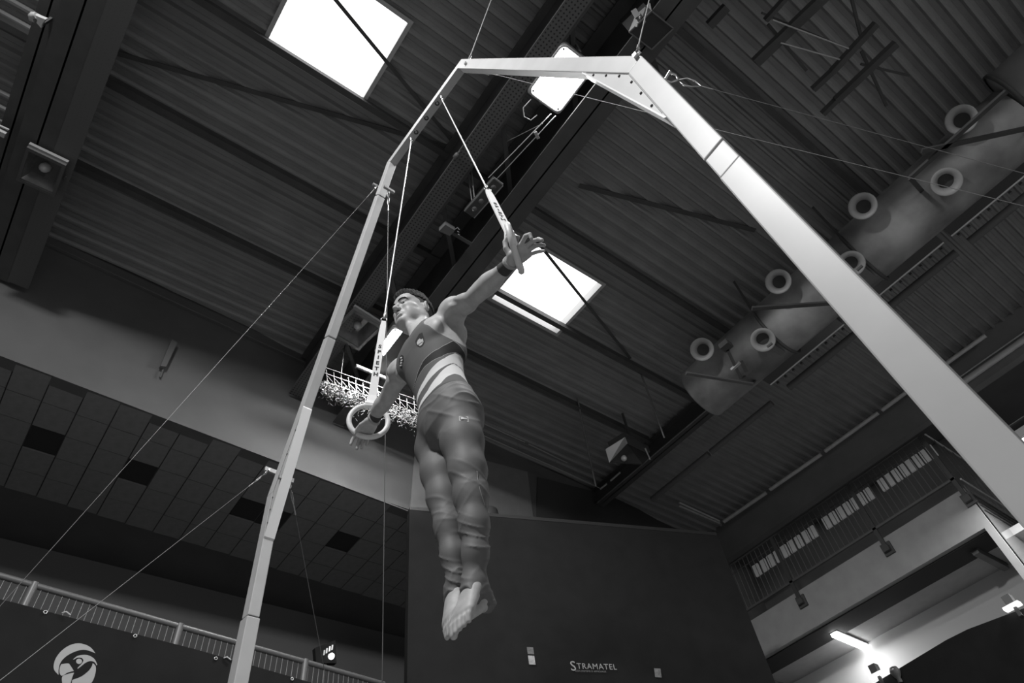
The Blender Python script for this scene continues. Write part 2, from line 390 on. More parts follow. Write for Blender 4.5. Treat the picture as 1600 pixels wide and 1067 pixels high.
MB().bar(at_z(1128, 545, 6.92), at_z(1140, 535, 6.92), .12, .08).build('head', STEEL, br)
MB().bar(at_z(1158, 565, 6.9), at_z(1166, 580, 6.9), .05, .03).build('plate', GREYMET, br)
MB().bar(at_z(1160, 590, 6.9), (7.70, at_z(1160, 590, 6.9)[1], 7.79), .04, .02).build('stem', STEEL, br)
# second big duct entering at the right edge
d2 = thing('air_duct', (8.0, -2.0, 7.6), 'shiny round duct entering at the right edge beside the nozzles', 'duct')
A = at_z(1578, 152, 7.45); 
MB().lathe((A[0], A[1], 7.5), (0, -1, 0), [(0, 0), (.30, 0), (.30, 3.0), (0, 3.0)], 32).build('duct_body', mat('shiny_duct_sheet', .42, .35, .3, .1, 3), d2)
MB().lathe((A[0], A[1] + .01, 7.5), (0, -1, 0), [(.30, 0), (.325, 0), (.325, .04), (.30, .04)], 32).build('collar', STEEL, d2)
# ------------------------------------------------------------------ balcony on the right
XB = 10.4
BY0, BY1 = 2.07, 6.42                     # right end and left end of the balcony front
zt, zb = 6.08, 5.46                       # fascia top and bottom
FASC = mat('balcony_concrete', 0.34, 0.85, 0, 0.07, 5.0)
BACK = mat('white_back_wall', 0.62, 0.85)
mb = MB(); mb.box((XB, BY0, zb), (XB + .16, BY1 + .3, zt)); struct(mb.build('trim_1', FASC, label='pale concrete front of the balcony'))
struct(MB().box((XB, BY0, 0), (XB + .45, BY0 + .10, zb)).build('wall_balcony_jamb', FASC))
struct(MB().box((XB + .1, BY0 + .1, zb - .02), (XB + .62, BY1 + .3, zb + .05)).build('trim_2', mat('dark_downstand', .03, .8), label='dark downstand strip behind the lower edge of the balcony front'))  # strip in a darker tone than the ceiling behind it
struct(MB().box((XB + .62, BY0 - .8, zb + .01), (14.4, BY1 + .3, zb + .12)).build('ceiling_under_balcony', mat('soffit_paint', .45, .85, 0, .06, 6)))
struct(MB().box((XB + .16, BY0, zt - .16), (14.4, BY1 + .3, zt - .02)).build('floor_balcony', FASC))
struct(MB().box((11.75, BY0 - .4, 0), (11.9, BY1 + .3, zb + .02)).build('wall_under_balcony', BACK))
struct(MB().box((XB + .1, BY1 + .25, 0), (14.5, BY1 + .4, ZC)).build('wall_balcony_left', BLACKW))
struct(MB().box((14.4, -9, 0), (14.55, 7.5, ZC)).build('wall_balcony_back', mat('balcony_wall_paint', .22, .85)))
struct(MB().box((XW + .15, -9, 7.9), (14.5, 7.2, 8.0)).build('ceiling_balcony', BLACKW))
struct(MB().box((XB + .45, -6, 0), (14.5, -5.8, ZC)).build('wall_stair_end', BLACKW))
# row of pale panels on the back wall, faint glow added to them, seen between the balusters
pn = thing('window_strip', (12.0, 3, 7.7), 'row of dimly lit window panes seen through the balcony railing', 'windows')
xx = 12.0
n = 26
for i in range(n):
    a = at_x(1178 + (1462 - 1178) * i / n, 893 + (700 - 893) * i / n, xx); b = at_x(1178 + (1462 - 1178) * (i + .74) / n, 893 + (700 - 893) * (i + .74) / n, xx)
    h = 0.24
    if i in (9, 17): continue
    MB().prism([a - V(0, 0, h * .5), b - V(0, 0, h * .5), b + V(0, 0, h * .5), a + V(0, 0, h * .5)], (0.04, 0, 0)).build('pane', mat('dim_lit_pane', .40, .7, emit=0.07), pn)
MB().box((xx + .04, 1.5, 6.0), (xx + .1, 6.9, 7.88)).build('backing', BLACKW, pn)
# railing: posts bolted to the fascia, rails, balusters
RAILM = mat('railing_paint', 0.075, 0.45, 0.2)
bl = thing('balcony_railing', (XB - .05, BY0, zt), 'dark balcony railing with flat posts bolted to the pale front', 'railing')
ztop = 7.10
for y in (2.10, 3.46, 5.11, 6.40):
    p = MB().box((XB - .075, y - .03, 5.90), (XB - .035, y + .03, ztop)).build('post', RAILM, bl)
    if y < 6: MB().box((XB - .035, y - .08, 5.80), (XB - .002, y + .08, 5.99)).build('post_plate', STEEL, p); MB().box((XB - .10, y - .05, 5.84), (XB - .02, y + .05, 5.93)).build('post_foot', STEEL, p)
MB().tube((XB - .055, 2.06, ztop), (XB - .055, 6.44, ztop), .02, 8).build('top_rail', RAILM, bl)
MB().box((XB - .075, 2.06, 6.22), (XB - .035, 6.44, 6.255)).build('bottom_rail', mat('rail_worn', .14, .4, .3), bl)
MB().box((XB - .06, 2.10, 6.93), (XB - .05, 6.40, 6.945)).build('middle_rail', RAILM, bl)
bs = None
for i in range(46):
    y = 2.10 + (i + .5) * (6.40 - 2.10) / 46
    if bs is None: bs = MB().tube((XB - .055, y, 6.25), (XB - .055, y, ztop - .01), .0065, 6).build('baluster', mat('baluster_steel', .16, .4, .4), bl); y00 = y
    else:
        o = bs.copy(); COL.objects.link(o); o.location = (0, y - y00, 0)
# side return of the railing with glossy glass, next to the tall post
sr = thing('side_railing', (XB + .05, 2.05, zt), 'bright-edged glass side railing at the right end of the balcony', 'railing')
BRT = mat('bright_rail', 0.85, 0.25, 0.4)
MB().tube((XB, 2.03, ztop), (XB + 1.5, 2.03, ztop), .014, 8).build('top_rail', BRT, sr, label='bright top rail')
MB().tube((XB + .05, 2.03, 6.24), (XB + 1.5, 2.03, 6.24), .014, 8).build('bottom_rail', BRT, sr)
for i in range(5):
    MB().tube((XB + .25 + i * .28, 2.03, 6.25), (XB + .25 + i * .28, 2.03, ztop), .008, 6).build('baluster', STEEL, sr)
MB().box((XB + .02, 2.04, 4.6), (XB + 2.4, 2.05, 6.12)).build('glass_panel', mat('glossy_glass', .5, .08, .6), sr, label='glossy panel mirroring the lamps')
for i in range(4): MB().box((XB + .04, 2.02, 5.95 - i * .09), (XB + 1.9, 2.036, 5.965 - i * .09)).build('glass_edge', STEEL, sr)
# fluorescent lamp on the soffit under the balcony, a dim one beside it
TUBE = mat('lit_tube', 0.9, 0.5, emit=9.0)
lp = thing('tube_lamp', at_z(1330, 1000, 5.46), 'lit tube lamp on the ceiling under the balcony', 'lamp')
a = at_z(1303, 991, 5.40); b = at_z(1353, 1012, 5.40)
MB().bar(a, b, .10, .05).build('diffuser', TUBE, lp); MB().bar(a + V(0, 0, .045), b + V(0, 0, .045), .14, .03).build('housing', GREYMET, lp)
area_light('tube_lamp_light', tuple((a + b) / 2 - V(0, 0, .06)), tuple((a + b) / 2 - V(0, 0, 1)), 10, .3)
bl_ = area_light('balcony_lamp_light', (11.15, 4.2, 7.85), (11.15, 4.2, 0), 5, .3); bl_.data.shape = 'RECTANGLE'; bl_.data.size_y = 4.0  # fill light added to brighten the balcony interior, no lamp modelled
lp = thing('tube_lamp', at_z(1550, 875, 5.46), 'unlit tube lamp at the right end under the balcony', 'lamp')
a = at_z(1524, 863, 5.40); b = at_z(1572, 888, 5.40)
MB().bar(a, b, .09, .05).build('diffuser', GREYMET, lp); MB().bar(a + V(0, 0, .045), b + V(0, 0, .045), .12, .03).build('housing', STEEL, lp)
# black cloth partition in front of the wall, with two small lamps standing on its edge
a = at_x(1372, 1064, 10.1); b = at_x(1478, 1000, 10.1); c = at_x(1512, 983, 10.1); e = at_x(1640, 935, 10.1)
P4 = [V(10.1, a[1] + 1.2, 0), V(10.1, a[1] + 1.2, a[2] - .16), a, b, c, e, V(10.1, e[1], 0)]
tag(MB().prism(P4, (.05, 0, 0)).build('black_partition', CURT, origin=(10.1, a[1], 0)), 'black cloth partition along the bottom right corner', 'partition')
for (px, py, lab) in ((1378, 1056, 'small bright lamp on the left edge of the black partition'), (1592, 948, 'small bright lamp on the black partition at the right edge of the picture')):
    P = at_x(px, py, 10.05); t = thing('edge_lamp', P, lab, 'lamp')
    MB().box(P + V(-.05, -.04, .015), P + V(.05, .16, .055)).build('lens', mat('lamp_lens', .8, .4, emit=2.0), t)
    MB().box(P + V(-.05, .0, .06), P + V(.06, .10, .17)).build('housing', GREYMET, t)
    MB().box(P + V(-.02, .02, -.10), P + V(.02, .06, .02)).build('stem', STEEL, t)
P = at_x(1399, 1050, 10.05); t = thing('round_cap', P, 'small round black knob on the edge of the black partition', 'cap')
MB().lathe(P - V(0, 0, .08), (0, 0, 1), [(0, .16), (.05, .14), (.07, .09), (.05, .03), (.03, 0), (.03, -.06)], 14).build('cap', STEEL, t); MB().lathe(P - V(.05, 0, -.02), (-1, 0, 0), [(0.0, .03), (.02, .02), (.025, 0)], 10).build('stud', GALV, t)

# ------------------------------------------------------------------ gallery railing on the left with black cloth and emblem
GR = mat('gallery_rail_paint', 0.17, 0.45, 0.3)
def gal(px, py, off=0.0):
    # point on the railing plane (parallel to the end wall, slightly in front of it)
    n = nrm(V(-0.045, 1, 0)); return at_plane(px, py, V(-1.0, 6.2 - .06 - off, 0), n)
gr = thing('gallery_railing', gal(280, 975), 'round steel gallery railing with thin balusters above black cloth', 'railing')
L0 = gal(-420, 781); L1 = gal(600, 1069)
MB().tube(L0, L1, .026, 10).build('top_rail', GR, gr)
B0 = gal(-420, 822); B1 = gal(600, 1106)
MB().tube(B0, B1, .008, 6).build('bottom_rail', mat('dim_rail', .10, .6), gr)
def lerp(a, b, t): return a + (b - a) * t
for px in (-360, -205, -72, 49, 277, 473):
    # parameter along the rail in space
    lo, hi = 0., 1.
    for _ in range(40):
        m = (lo + hi) / 2; q = CW @ (lerp(L0, L1, m) - ORG)
        if 800 + FPX * q[0] / q[2] < px + 4: lo = m
        else: hi = m
    T = lerp(L0, L1, lo); MB().tube(T + V(0, 0, .02), V(T[0], T[1], T[2] - .60), .034, 10).build('post', GR, gr)
nb = 96
for i in range(nb):
    T = lerp(L0, L1, (i + .5) / nb); Bm = T - V(0, 0, .42)
    MB().tube(T, Bm, .004, 5).build('baluster', mat('thin_baluster', .20, .4, .3), gr)
# black cloth hung on the railing, laced with small rings
def cl(px, py): return gal(px, py, .05)
pts_top = [(-420, 830), (-120, 911), (20, 942), (110, 966), (150, 976), (300, 1014), (360, 1031), (471, 1063), (620, 1106)]
mb = MB(); top = [cl(*p) for p in pts_top]; bot = [V(t[0], t[1], 1.5) for t in top]
mb.prism(bot + top[::-1], nrm(V(-.045, 1, 0)) * -.012)
ban = mb.build('black_banner', CURT, origin=top[0]); tag(ban, 'black cloth banner with a round pale emblem hung on the gallery railing', 'banner')
for (px, py) in ((70, 958), (210, 995), (336, 1030), (455, 1062)):
    P = cl(px, py) + V(0, -.02, 0); MB().path([P + .013 * V(math.cos(a), 0, math.sin(a)) for a in np.linspace(0, 2 * math.pi, 9)[:-1]], .004, 5, closed=True).build('lacing_ring', mat('chrome_ring', .8, .25, .4), ban)
for (px, py) in ((103, 961), (354, 1031)):
    P = cl(px, py); MB().path([P + V(-.035, -.02, .0), P + V(-.01, -.03, .012), P + V(.03, -.03, -.008)], .006, 5).build('lace', mat('lace_cord', .5, .6), ban)
# emblem: flat print of a figure in a broken ring, cut from pale film
def ep(x, y): return cl(0 + x / 5.417, 870 + y / 5.417) - nrm(V(-.045, 1, 0)) * .014
def spl(pts, n=6):
    P = [np.array(p, float) for p in pts]; out = []
    for i in range(len(P) - 1):
        p0 = P[max(i - 1, 0)]; p1 = P[i]; p2 = P[i + 1]; p3 = P[min(i + 2, len(P) - 1)]
        for k in range(n):
            t = k / n; out.append(.5 * ((2 * p1) + (-p0 + p2) * t + (2 * p0 - 5 * p1 + 4 * p2 - p3) * t * t + (-p0 + 3 * p1 - 3 * p2 + p3) * t ** 3))
    out.append(P[-1]); return out
EMB = mat('pale_film', 0.42, 0.7)
shapes = [
 spl([(802, 822), (770, 780), (725, 752), (660, 738), (590, 752), (520, 797), (470, 860), (450, 920), (455, 965), (490, 1005)]) + spl([(490, 965), (505, 905), (550, 852), (620, 812), (690, 793), (745, 800), (802, 822)])[:-1],
 spl([(612, 875), (650, 845), (700, 835), (750, 842), (795, 872), (818, 918)]) + spl([(812, 925), (795, 898), (760, 888), (720, 902), (690, 925), (652, 955)]) + spl([(652, 945), (690, 905), (700, 880), (685, 862), (650, 860), (615, 878)])[:-1],
 spl([(512, 915), (570, 908), (590, 925), (620, 972)]) + spl([(620, 972), (570, 985), (520, 1012), (500, 990), (500, 950), (512, 915)])[1:-1],
 spl([(622, 985), (560, 1000), (522, 1020), (522, 1075), (545, 1120), (590, 1140), (592, 1080), (605, 1030), (622, 985)])[:-1],
 spl([(780, 905), (805, 935), (800, 1000), (770, 1070), (700, 1130), (640, 1150), (602, 1140), (605, 1050)]) + spl([(605, 1048), (680, 1020), (740, 975), (770, 935), (780, 905)])[1:-1],
 [(664 + 25 * math.cos(a), 890 + 23 * math.sin(a)) for a in np.linspace(0, 2 * math.pi, 17)[:-1]]]
for sh in shapes:
    P = [ep(*q) for q in sh]; bm = bmesh.new(); vs = [bm.verts.new(tuple(p - np.array(ban.location))) for p in P]
    es = [bm.edges.new((vs[i], vs[(i + 1) % len(vs)])) for i in range(len(vs))]
    bmesh.ops.triangle_fill(bm, edges=es, use_beauty=True); me = bpy.data.meshes.new('emblem_shape'); bm.to_mesh(me); bm.free()
    o = bpy.data.objects.new('emblem_shape', me); COL.objects.link(o); o.parent = ban; me.materials.append(EMB)

# ------------------------------------------------------------------ black scoreboard set across the corner
BD = V(0.93412, -0.35695, 0); BN = nrm(np.cross(BD, V(0, 0, 1))); B0p = at_y(660, 800, 5.9)
def bd(px, py, off=0.0): return at_plane(px, py, B0p + BN * off, BN)
tl = bd(640, 790); tr = bd(1118, 830); ztopb = (bd(780, 803)[2] + bd(1050, 826)[2]) / 2
tl = V(tl[0], tl[1], ztopb); tr = V(tr[0], tr[1], ztopb)
sb = thing('scoreboard', V(tl[0], tl[1], 0), 'wide black board standing across the corner behind the gymnast', 'board')
MB().prism([V(tl[0], tl[1], 0), V(tr[0], tr[1], 0), tr, tl], -BN * .18).build('panel', CURT, sb)
MB().prism([tl + BN * .004 - V(0, 0, .05), tr + BN * .004 - V(0, 0, .05), tr + BN * .004, tl + BN * .004], -BN * .19).build('edge_strip', mat('board_edge', .03, .5), sb)
P0 = bd(893, 1047, .01)
sz = px2m(P0, 17)
LET = mat('pale_lettering', .45, .6)
up_ = V(0, 0, 1)
big = text_mesh('S', sz * 1.28, LET, 'lettering', sb, bd(892, 1047.5, .01), BD, up_, depth_=.001)
wide = text_mesh('TRAMATEL', sz * 0.74, LET, 'lettering', sb, bd(902, 1044.5, .01), BD, up_, 1.14, .001)
text_mesh('LEDS SYSTEMS D AFFICHAGE', sz * 0.22, mat('dim_lettering', .25, .6), 'lettering', sb, bd(899, 1049.3, .01), BD, up_, 1.1, .001)
for (px, py, lab) in ((823, 1018, 0), (1020, 1043, 0)):
    for (dy, h, v) in ((0, 11, .16), (13, 14, .42)):
        if px > 1000 and dy == 0: continue
        q = [bd(px + dx + (dy + ddy) * .14, py + dy + ddy - (7 if px < 1000 else 12) + dx * .05, .008) for (dx, ddy) in ((0, 0), (10, 0), (10, h), (0, h))]
        MB().prism(q[::-1], BN * .002).build('paper_note', mat('paper_%d' % int(v * 100 - (20 if px > 1000 else 0)), v * (.55 if px > 1000 else 1), .8, 0, .3, 40), sb)
# pale pilaster on the end wall above the board, with a dark rounded cover in front
def ew(px, py, off=.03): return at_plane(px, py, V(-1.0, 6.2 - off, 0), nrm(V(-0.045, 1, 0)))
q = [ew(650, 690), ew(824, 737), ew(834, 812), ew(640, 812)]
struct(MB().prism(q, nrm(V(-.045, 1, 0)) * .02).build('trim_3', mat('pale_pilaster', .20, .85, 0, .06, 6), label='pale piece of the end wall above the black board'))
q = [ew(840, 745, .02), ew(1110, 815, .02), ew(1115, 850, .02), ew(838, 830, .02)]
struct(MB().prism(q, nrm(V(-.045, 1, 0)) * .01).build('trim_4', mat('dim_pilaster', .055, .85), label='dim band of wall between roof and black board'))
cv = thing('wall_box', ew(772, 800, .1), 'dark rounded box on the wall above the black board beside the trousers', 'box')
MB().lathe(ew(765, 815, .12), (0, 0, 1), [(0, .22), (.08, .22), (.13, .18), (.14, .1), (.14, -.3)], 16).build('casing', STEEL, cv)
MB().box(ew(765, 815, .02) - V(.1, .02, .1), ew(765, 815, .02) + V(.1, .04, .1)).build('back_plate', STEEL, cv)
# LED display high in the lower left, showing a few lit segments
ld = thing('led_display', gal(515, 1018, -.5), 'small dark display with lit segments behind the gallery railing', 'display')
def g5(px, py): return gal(px, py, -.5)
MB().prism([g5(492, 1012), g5(524, 1000), g5(526, 1036), g5(494, 1036)], (0, .06, 0)).build('casing', CURT, ld)
for (x, y, v) in ((506, 1020, .25), (510, 1017, .45), (514.5, 1014, .7), (518.5, 1012, .5)):
    MB().prism([g5(x - 1.3, y + 4), g5(x + .7, y + 3.4), g5(x + 1.6, y - 4), g5(x - .2, y - 4)], (0, -.01, 0)).build('segment', mat('segment_%d' % int(v * 100), .5, .5, emit=v), ld)
MB().lathe(g5(517, 1026), (0, -1, 0), [(0, .03), (.03, .03), (.034, 0)], 12).build('signal_lamp', mat('signal_lens', .9, .4, emit=2.0), ld, label='small round white signal lamp')
MB().tube(g5(510, 1034) + V(0, .03, 0), V(*(g5(510, 1034) + V(0, .03, 0))[:2], 0), .02, 8).build('stand_pole', STEEL, ld)
# faint upright box on the black wall at the left, with its cable
bx = thing('wall_fixture', ew(262, 560, .02), 'narrow grey box on the black end wall at the left', 'box')
MB().prism([ew(248, 576), ew(257, 577), ew(275, 539), ew(266, 534)], nrm(V(-.045, 1, 0)) * -.05).build('casing', mat('dim_casing', .11, .7), bx); MB().tube(ew(255, 577), ew(250, 590), .01, 6).build('cable', MATS['dim_casing'], bx)
# thin rail along the end wall under the roof on the left
for (p, q, lab) in (((30, 347), (500, 562), 'thin pale rail along the end wall under the roof at the left'),):
    a = ew(*p, .06); b = ew(*q, .06); b[2] = a[2] = 7.95
    tag(MB().tube(a, b, .007, 6).build('wall_rail', mat('dim_rail_paint', .12, .5), origin=a), lab, 'rail')
# cable ladder and bundled net on the end wall, left of the gymnast
cy = 4.9
cz = 6.85
def ct(px, py): return at_z(px, py, cz)
ladder = thing('cable_ladder', ct(580, 600), 'bright steel cable ladder running behind the rings, above the bundled net', 'cable ladder')
LADM = mat('ladder_steel', .26, .35, .4)
rails = [((505, 573), (672, 632)), ((505, 582), (672, 641)), ((507, 596), (672, 652))]
cyp = at_z(580, 598, cz)[1]
def cw(px, py): return at_y(px, py, cyp)
for (p, q) in rails: MB().bar(cw(*p), cw(*q), .008, .008).build('side_rail', LADM, ladder)
for i in range(15):
    x = 510 + i * 11.4; y = 574 + (x - 505) * .354
    MB().bar(cw(x, y + 2), cw(x + 1.5, y + 21), .006, .006).build('rung', LADM, ladder)
    if i in (2, 12): MB().tube(cw(x, y), V(*cw(x, y)[:2], 8.16), .006, 6).build('hanger_rod', STEEL, ladder)
    MB().bar(cw(x, y + 10), cw(x + 10, y + 21), .005, .005).build('diagonal', LADM, ladder)
mb = MB()
for i in range(1500):
    x = random.uniform(500, 668); t = abs(random.gauss(0, 1)); y = 590 + (x - 505) * .354 + 8 + t * 9
    if y > 636 + (x - 505) * .354: continue
    P = cw(x, y) + V(0, random.uniform(-.08, .08), 0); d = V(random.uniform(-1, 1), random.uniform(-.5, .5), random.uniform(-1, 1)) * .020
    mb.bar(P - d, P + d + V(0, 0, -.01), .005, .005)
net = stuff(mb.build('bundled_net', mat('net_cord', .13, .5, 0, .4, 30), origin=cw(580, 615))); tag(net, 'bundle of pale knotted netting hanging under the cable ladder', 'net')
for x in (520, 560, 640): MB().tube(cw(x, 596 + (x - 507) * .34), cw(x, 606 + (x - 507) * .34), .004, 5).build('tie_cord', MATS['net_cord'], net)
t = thing('tube_lamp', cw(580, 583), 'dim pale tube just above the cable ladder beside the ring strap', 'tube')
MB().tube(at_z(556, 572, 7.0), at_z(606, 593, 7.0), .025, 8).build('diffuser', mat('dim_tube', .12, .4), t); MB().bar(at_z(556, 571, 7.04), at_z(606, 592, 7.04), .03, .03).build('housing', GREYMET, t)
# thin double rails along the foot of the roof right of the legs
t = thing('wall_rails', ew(850, 710, .08), 'pair of thin bright rails along the end wall right of the trousers', 'rails')
for (p, q, r) in (((756, 662), (820, 691), .010), ((826, 694), (886, 723), .010), ((752, 679), (893, 742), .008), ((893, 742), (938, 763), .005)):
    MB().tube(ew(*p, .35), ew(*q, .35), r, 6).build('rail', mat('thin_bright_rail', .5, .35, .3), t)
for (p, q) in (((809, 691), (811, 703)), ((868, 720), (874, 733))): MB().tube(ew(*p, .35), ew(*q, .35), .006, 5).build('strut', DARKCABLE, t)
for (p, q) in (((938, 764), (948, 756)), ((954, 751), (969, 738))):
    MB().tube(at_z(*p, 7.3), at_z(*q, 7.3), .014, 6).build('end_bar', MATS['thin_bright_rail'], t)
for (p, q, lab) in (((917, 680), (931, 760), 'thin dark rod hanging beside the small white-sided lamp'), ((1020, 632), (1038, 684), 'thin dark rod under the roof right of the white-sided lamp')):
    a = at_z(*p, 7.35); a = V(a[0], a[1], 8.15); b = at_z(*q, 7.05); tag(MB().tube(a, b, .014, 6).build('hanging_rod', GREYMET, origin=b), lab, 'rod')
# ------------------------------------------------------------------ lamps and boxes under the roof
LIT = mat('lit_lamp_glass', 1.0, 0.4, emit=14.0)
LAMPB = mat('lamp_casting', 0.45, 0.4, 0.3)
def rounded(x0, x1, y0, y1, r, z, n=4):
    out = []
    for (cx, cy, a0) in ((x1 - r, y1 - r, 0), (x0 + r, y1 - r, 90), (x0 + r, y0 + r, 180), (x1 - r, y0 + r, 270)):
        for k in range(n + 1): a = math.radians(a0 + 90 * k / n); out.append((cx + r * math.cos(a), cy + r * math.sin(a), z))
    return out
def bay_lamp(cx, cy, cz, lx, ly, lab, lit=True):
    t = thing('high_bay_lamp', (cx, cy, cz), lab, 'lamp')
    x0, x1, y0, y1 = cx - lx / 2, cx + lx / 2, cy - ly / 2, cy + ly / 2
    mb = MB(); mb.prism(rounded(x0, x1, y0, y1, .04, cz), (0, 0, .11)); h = mb.build('housing', LAMPB, t)
    MB().prism(rounded(x0 + .02, x1 - .02, y0 + .02, y1 - .02, .03, cz - .008), (0, 0, .006)).build('glass', LIT, t)
    mb = MB(); mb.path(rounded(x0 + .012, x1 - .012, y0 + .012, y1 - .012, .06, cz - .008), .014, 6, closed=True); mb.build('glass_rim', LAMPB, t)
    for (sx, sy) in ((0, 0), (1, 0), (0, 1), (1, 1)):
        MB().lathe((x0 + .05 + sx * (lx - .1), y0 + .05 + sy * (ly - .1), cz - .012), (0, 0, -1), [(0, .008), (.012, .006), (.012, 0)], 8).build('screw', STEEL, t)
    for s in (-1, 1): MB().bar((cx, cy + s * (ly / 2 + .02), cz + .05), (cx, cy + s * (ly / 2 + .02), cz + .32), .04, .012, up=(0, 1, 0)).build('yoke_arm', GREYMET, t)
    MB().bar((cx, cy - ly / 2 - .02, cz + .32), (cx, cy + ly / 2 + .02, cz + .32), .04, .012).build('yoke', GREYMET, t)
    MB().box((cx - .05, cy - .06, cz + .11), (cx + .05, cy + .06, cz + .17)).build('driver_box', STEEL, t)
    return t
l1 = bay_lamp(2.285, 1.10, 7.26, .42, .58, 'brilliantly lit rectangular lamp behind the top of the rings frame')
MB().path([(2.06, 1.16, 7.30), (2.02, 1.2, 7.26), (1.99, 1.16, 7.22), (2.0, 1.10, 7.25)], .014, 8).build('pipe_elbow', mat('lamp_elbow', .7, .3, .4), l1)
MB().path([(2.16, 1.42, 7.25), (2.13, 1.52, 7.2), (2.18, 1.58, 7.17), (2.26, 1.57, 7.17), (2.29, 1.50, 7.2)], .006, 6).build('cable_loop', CABLE, l1)
bay_lamp(2.66, 4.84, 7.26, .42, .50, 'brilliantly lit lamp glaring beside the gymnast’s chest')
P = at_x(1597, 697, 10.0); area_light('bay_lamp_light', (P[0], P[1], P[2] - .08), (P[0], P[1], 0), 110, .4); bay_lamp(P[0], P[1], P[2], .42, .5, 'lit lamp cut by the right edge of the picture')
# lit conduit pair between lamp and emergency light
cd = thing('cable_conduit', (2.5, 2.0, 7.2), 'pair of thin bright conduits running down from the lit lamp along the girder', 'conduit')
for (p, q) in (((861, 178), (763, 278)), ((868, 181), (772, 284))): MB().tube(at_z(*p, 7.05), at_z(*q, 7.05), .005, 6).build('conduit', CABLE, cd)
MB().bar(at_z(836, 206, 7.04), at_z(841, 216, 7.04), .03, .03).build('clamp', GALV, cd)
MB().tube(at_z(848, 193, 7.05), at_z(790, 222, 7.3), .004, 6).build('side_cable', DARKCABLE, cd)
# long emergency light on two rods
em = thing('emergency_light', at_z(757, 308, 7.0), 'long box light on two rods beside the right ring strap', 'lamp')
a = at_z(733, 333, 7.0); b = at_z(778, 282, 7.0)
MB().bar(a, b, .12, .07).build('housing', mat('smoked_cover', .06, .25), em)
tdir = nrm(b - a); sd = nrm(np.cross(tdir, V(0, 0, 1)))
for s in (-1, 1): MB().bar(a + sd * s * .065 + V(0, 0, -.03), b + sd * s * .065 + V(0, 0, -.03), .012, .012).build('edge_trim', GALV, em)
MB().bar(b + sd * .06 + tdir * .006 + V(0, 0, -.02), b - sd * .06 + tdir * .006 + V(0, 0, -.02), .012, .02).build('end_trim', GALV, em)
for f_ in (.18, .42, .84): MB().lathe(lerp(a, b, f_) - V(0, 0, .034), (0, 0, -1), [(0, .006), (.028, .004), (.03, 0)], 12).build('lens', mat('dim_lens', .12, .3), em)
for (p, q) in (((738, 318), (731, 268)), ((742, 315), (736, 262))): MB().tube(at_z(*p, 7.03), at_z(*q, 7.5), .008, 6).build('rod', GALV, em); MB().tube(at_z(*q, 7.5), V(*at_z(*q, 7.5)[:2], 8.15), .008, 6).build('upper_rod', STEEL, em)
# dim square plate on the girder below
t = jb = thing('junction_box', at_z(700, 360, 7.05), 'small grey square box with a chain end, on the girder below the long box light', 'box')
q = [at_z(686, 361, 7.05), at_z(696, 351, 7.05), at_z(711, 360, 7.05), at_z(703, 369, 7.05)]
MB().prism(q, (0, 0, .06)).build('lid', mat('grey_lid', .16, .6), t); MB().prism([v + V(0, 0, .06) for v in q], (0, 0, .02)).build('back', STEEL, t); c_ = at_z(700, 360, 7.12); MB().bar(c_, (2.60, c_[1], 7.105), .04, .012).build('mount', STEEL, t)
t = thing('cable_gland', at_z(713, 243, 7.26), 'tiny pale gland on the left edge of the girder', 'gland')
a = at_z(713, 243, 7.24); MB().lathe(a, tdir, [(0, -.035), (.025, -.03), (.025, .02), (.018, .03), (0, .035)], 10).build('body', GREYMET, t); MB().lathe(a + tdir * .035, tdir, [(0.012, 0), (.012, .03), (0, .03)], 8).build('nipple', STEEL, t)
t = jb
for i in range(3): MB().path([at_z(717 - (i % 2), 358 + i * 4, 7.0) + .012 * V(math.cos(a), math.sin(a) * .4, math.sin(a)) for a in np.linspace(0, 6.283, 9)[:-1]], .004, 5, closed=True).build('chain_link', GALV, t)
MB().path([at_z(717, 357, 7.0), at_z(715, 355, 7.03), at_z(709, 360, 7.06)], .003, 5).build('hook', GALV, t)
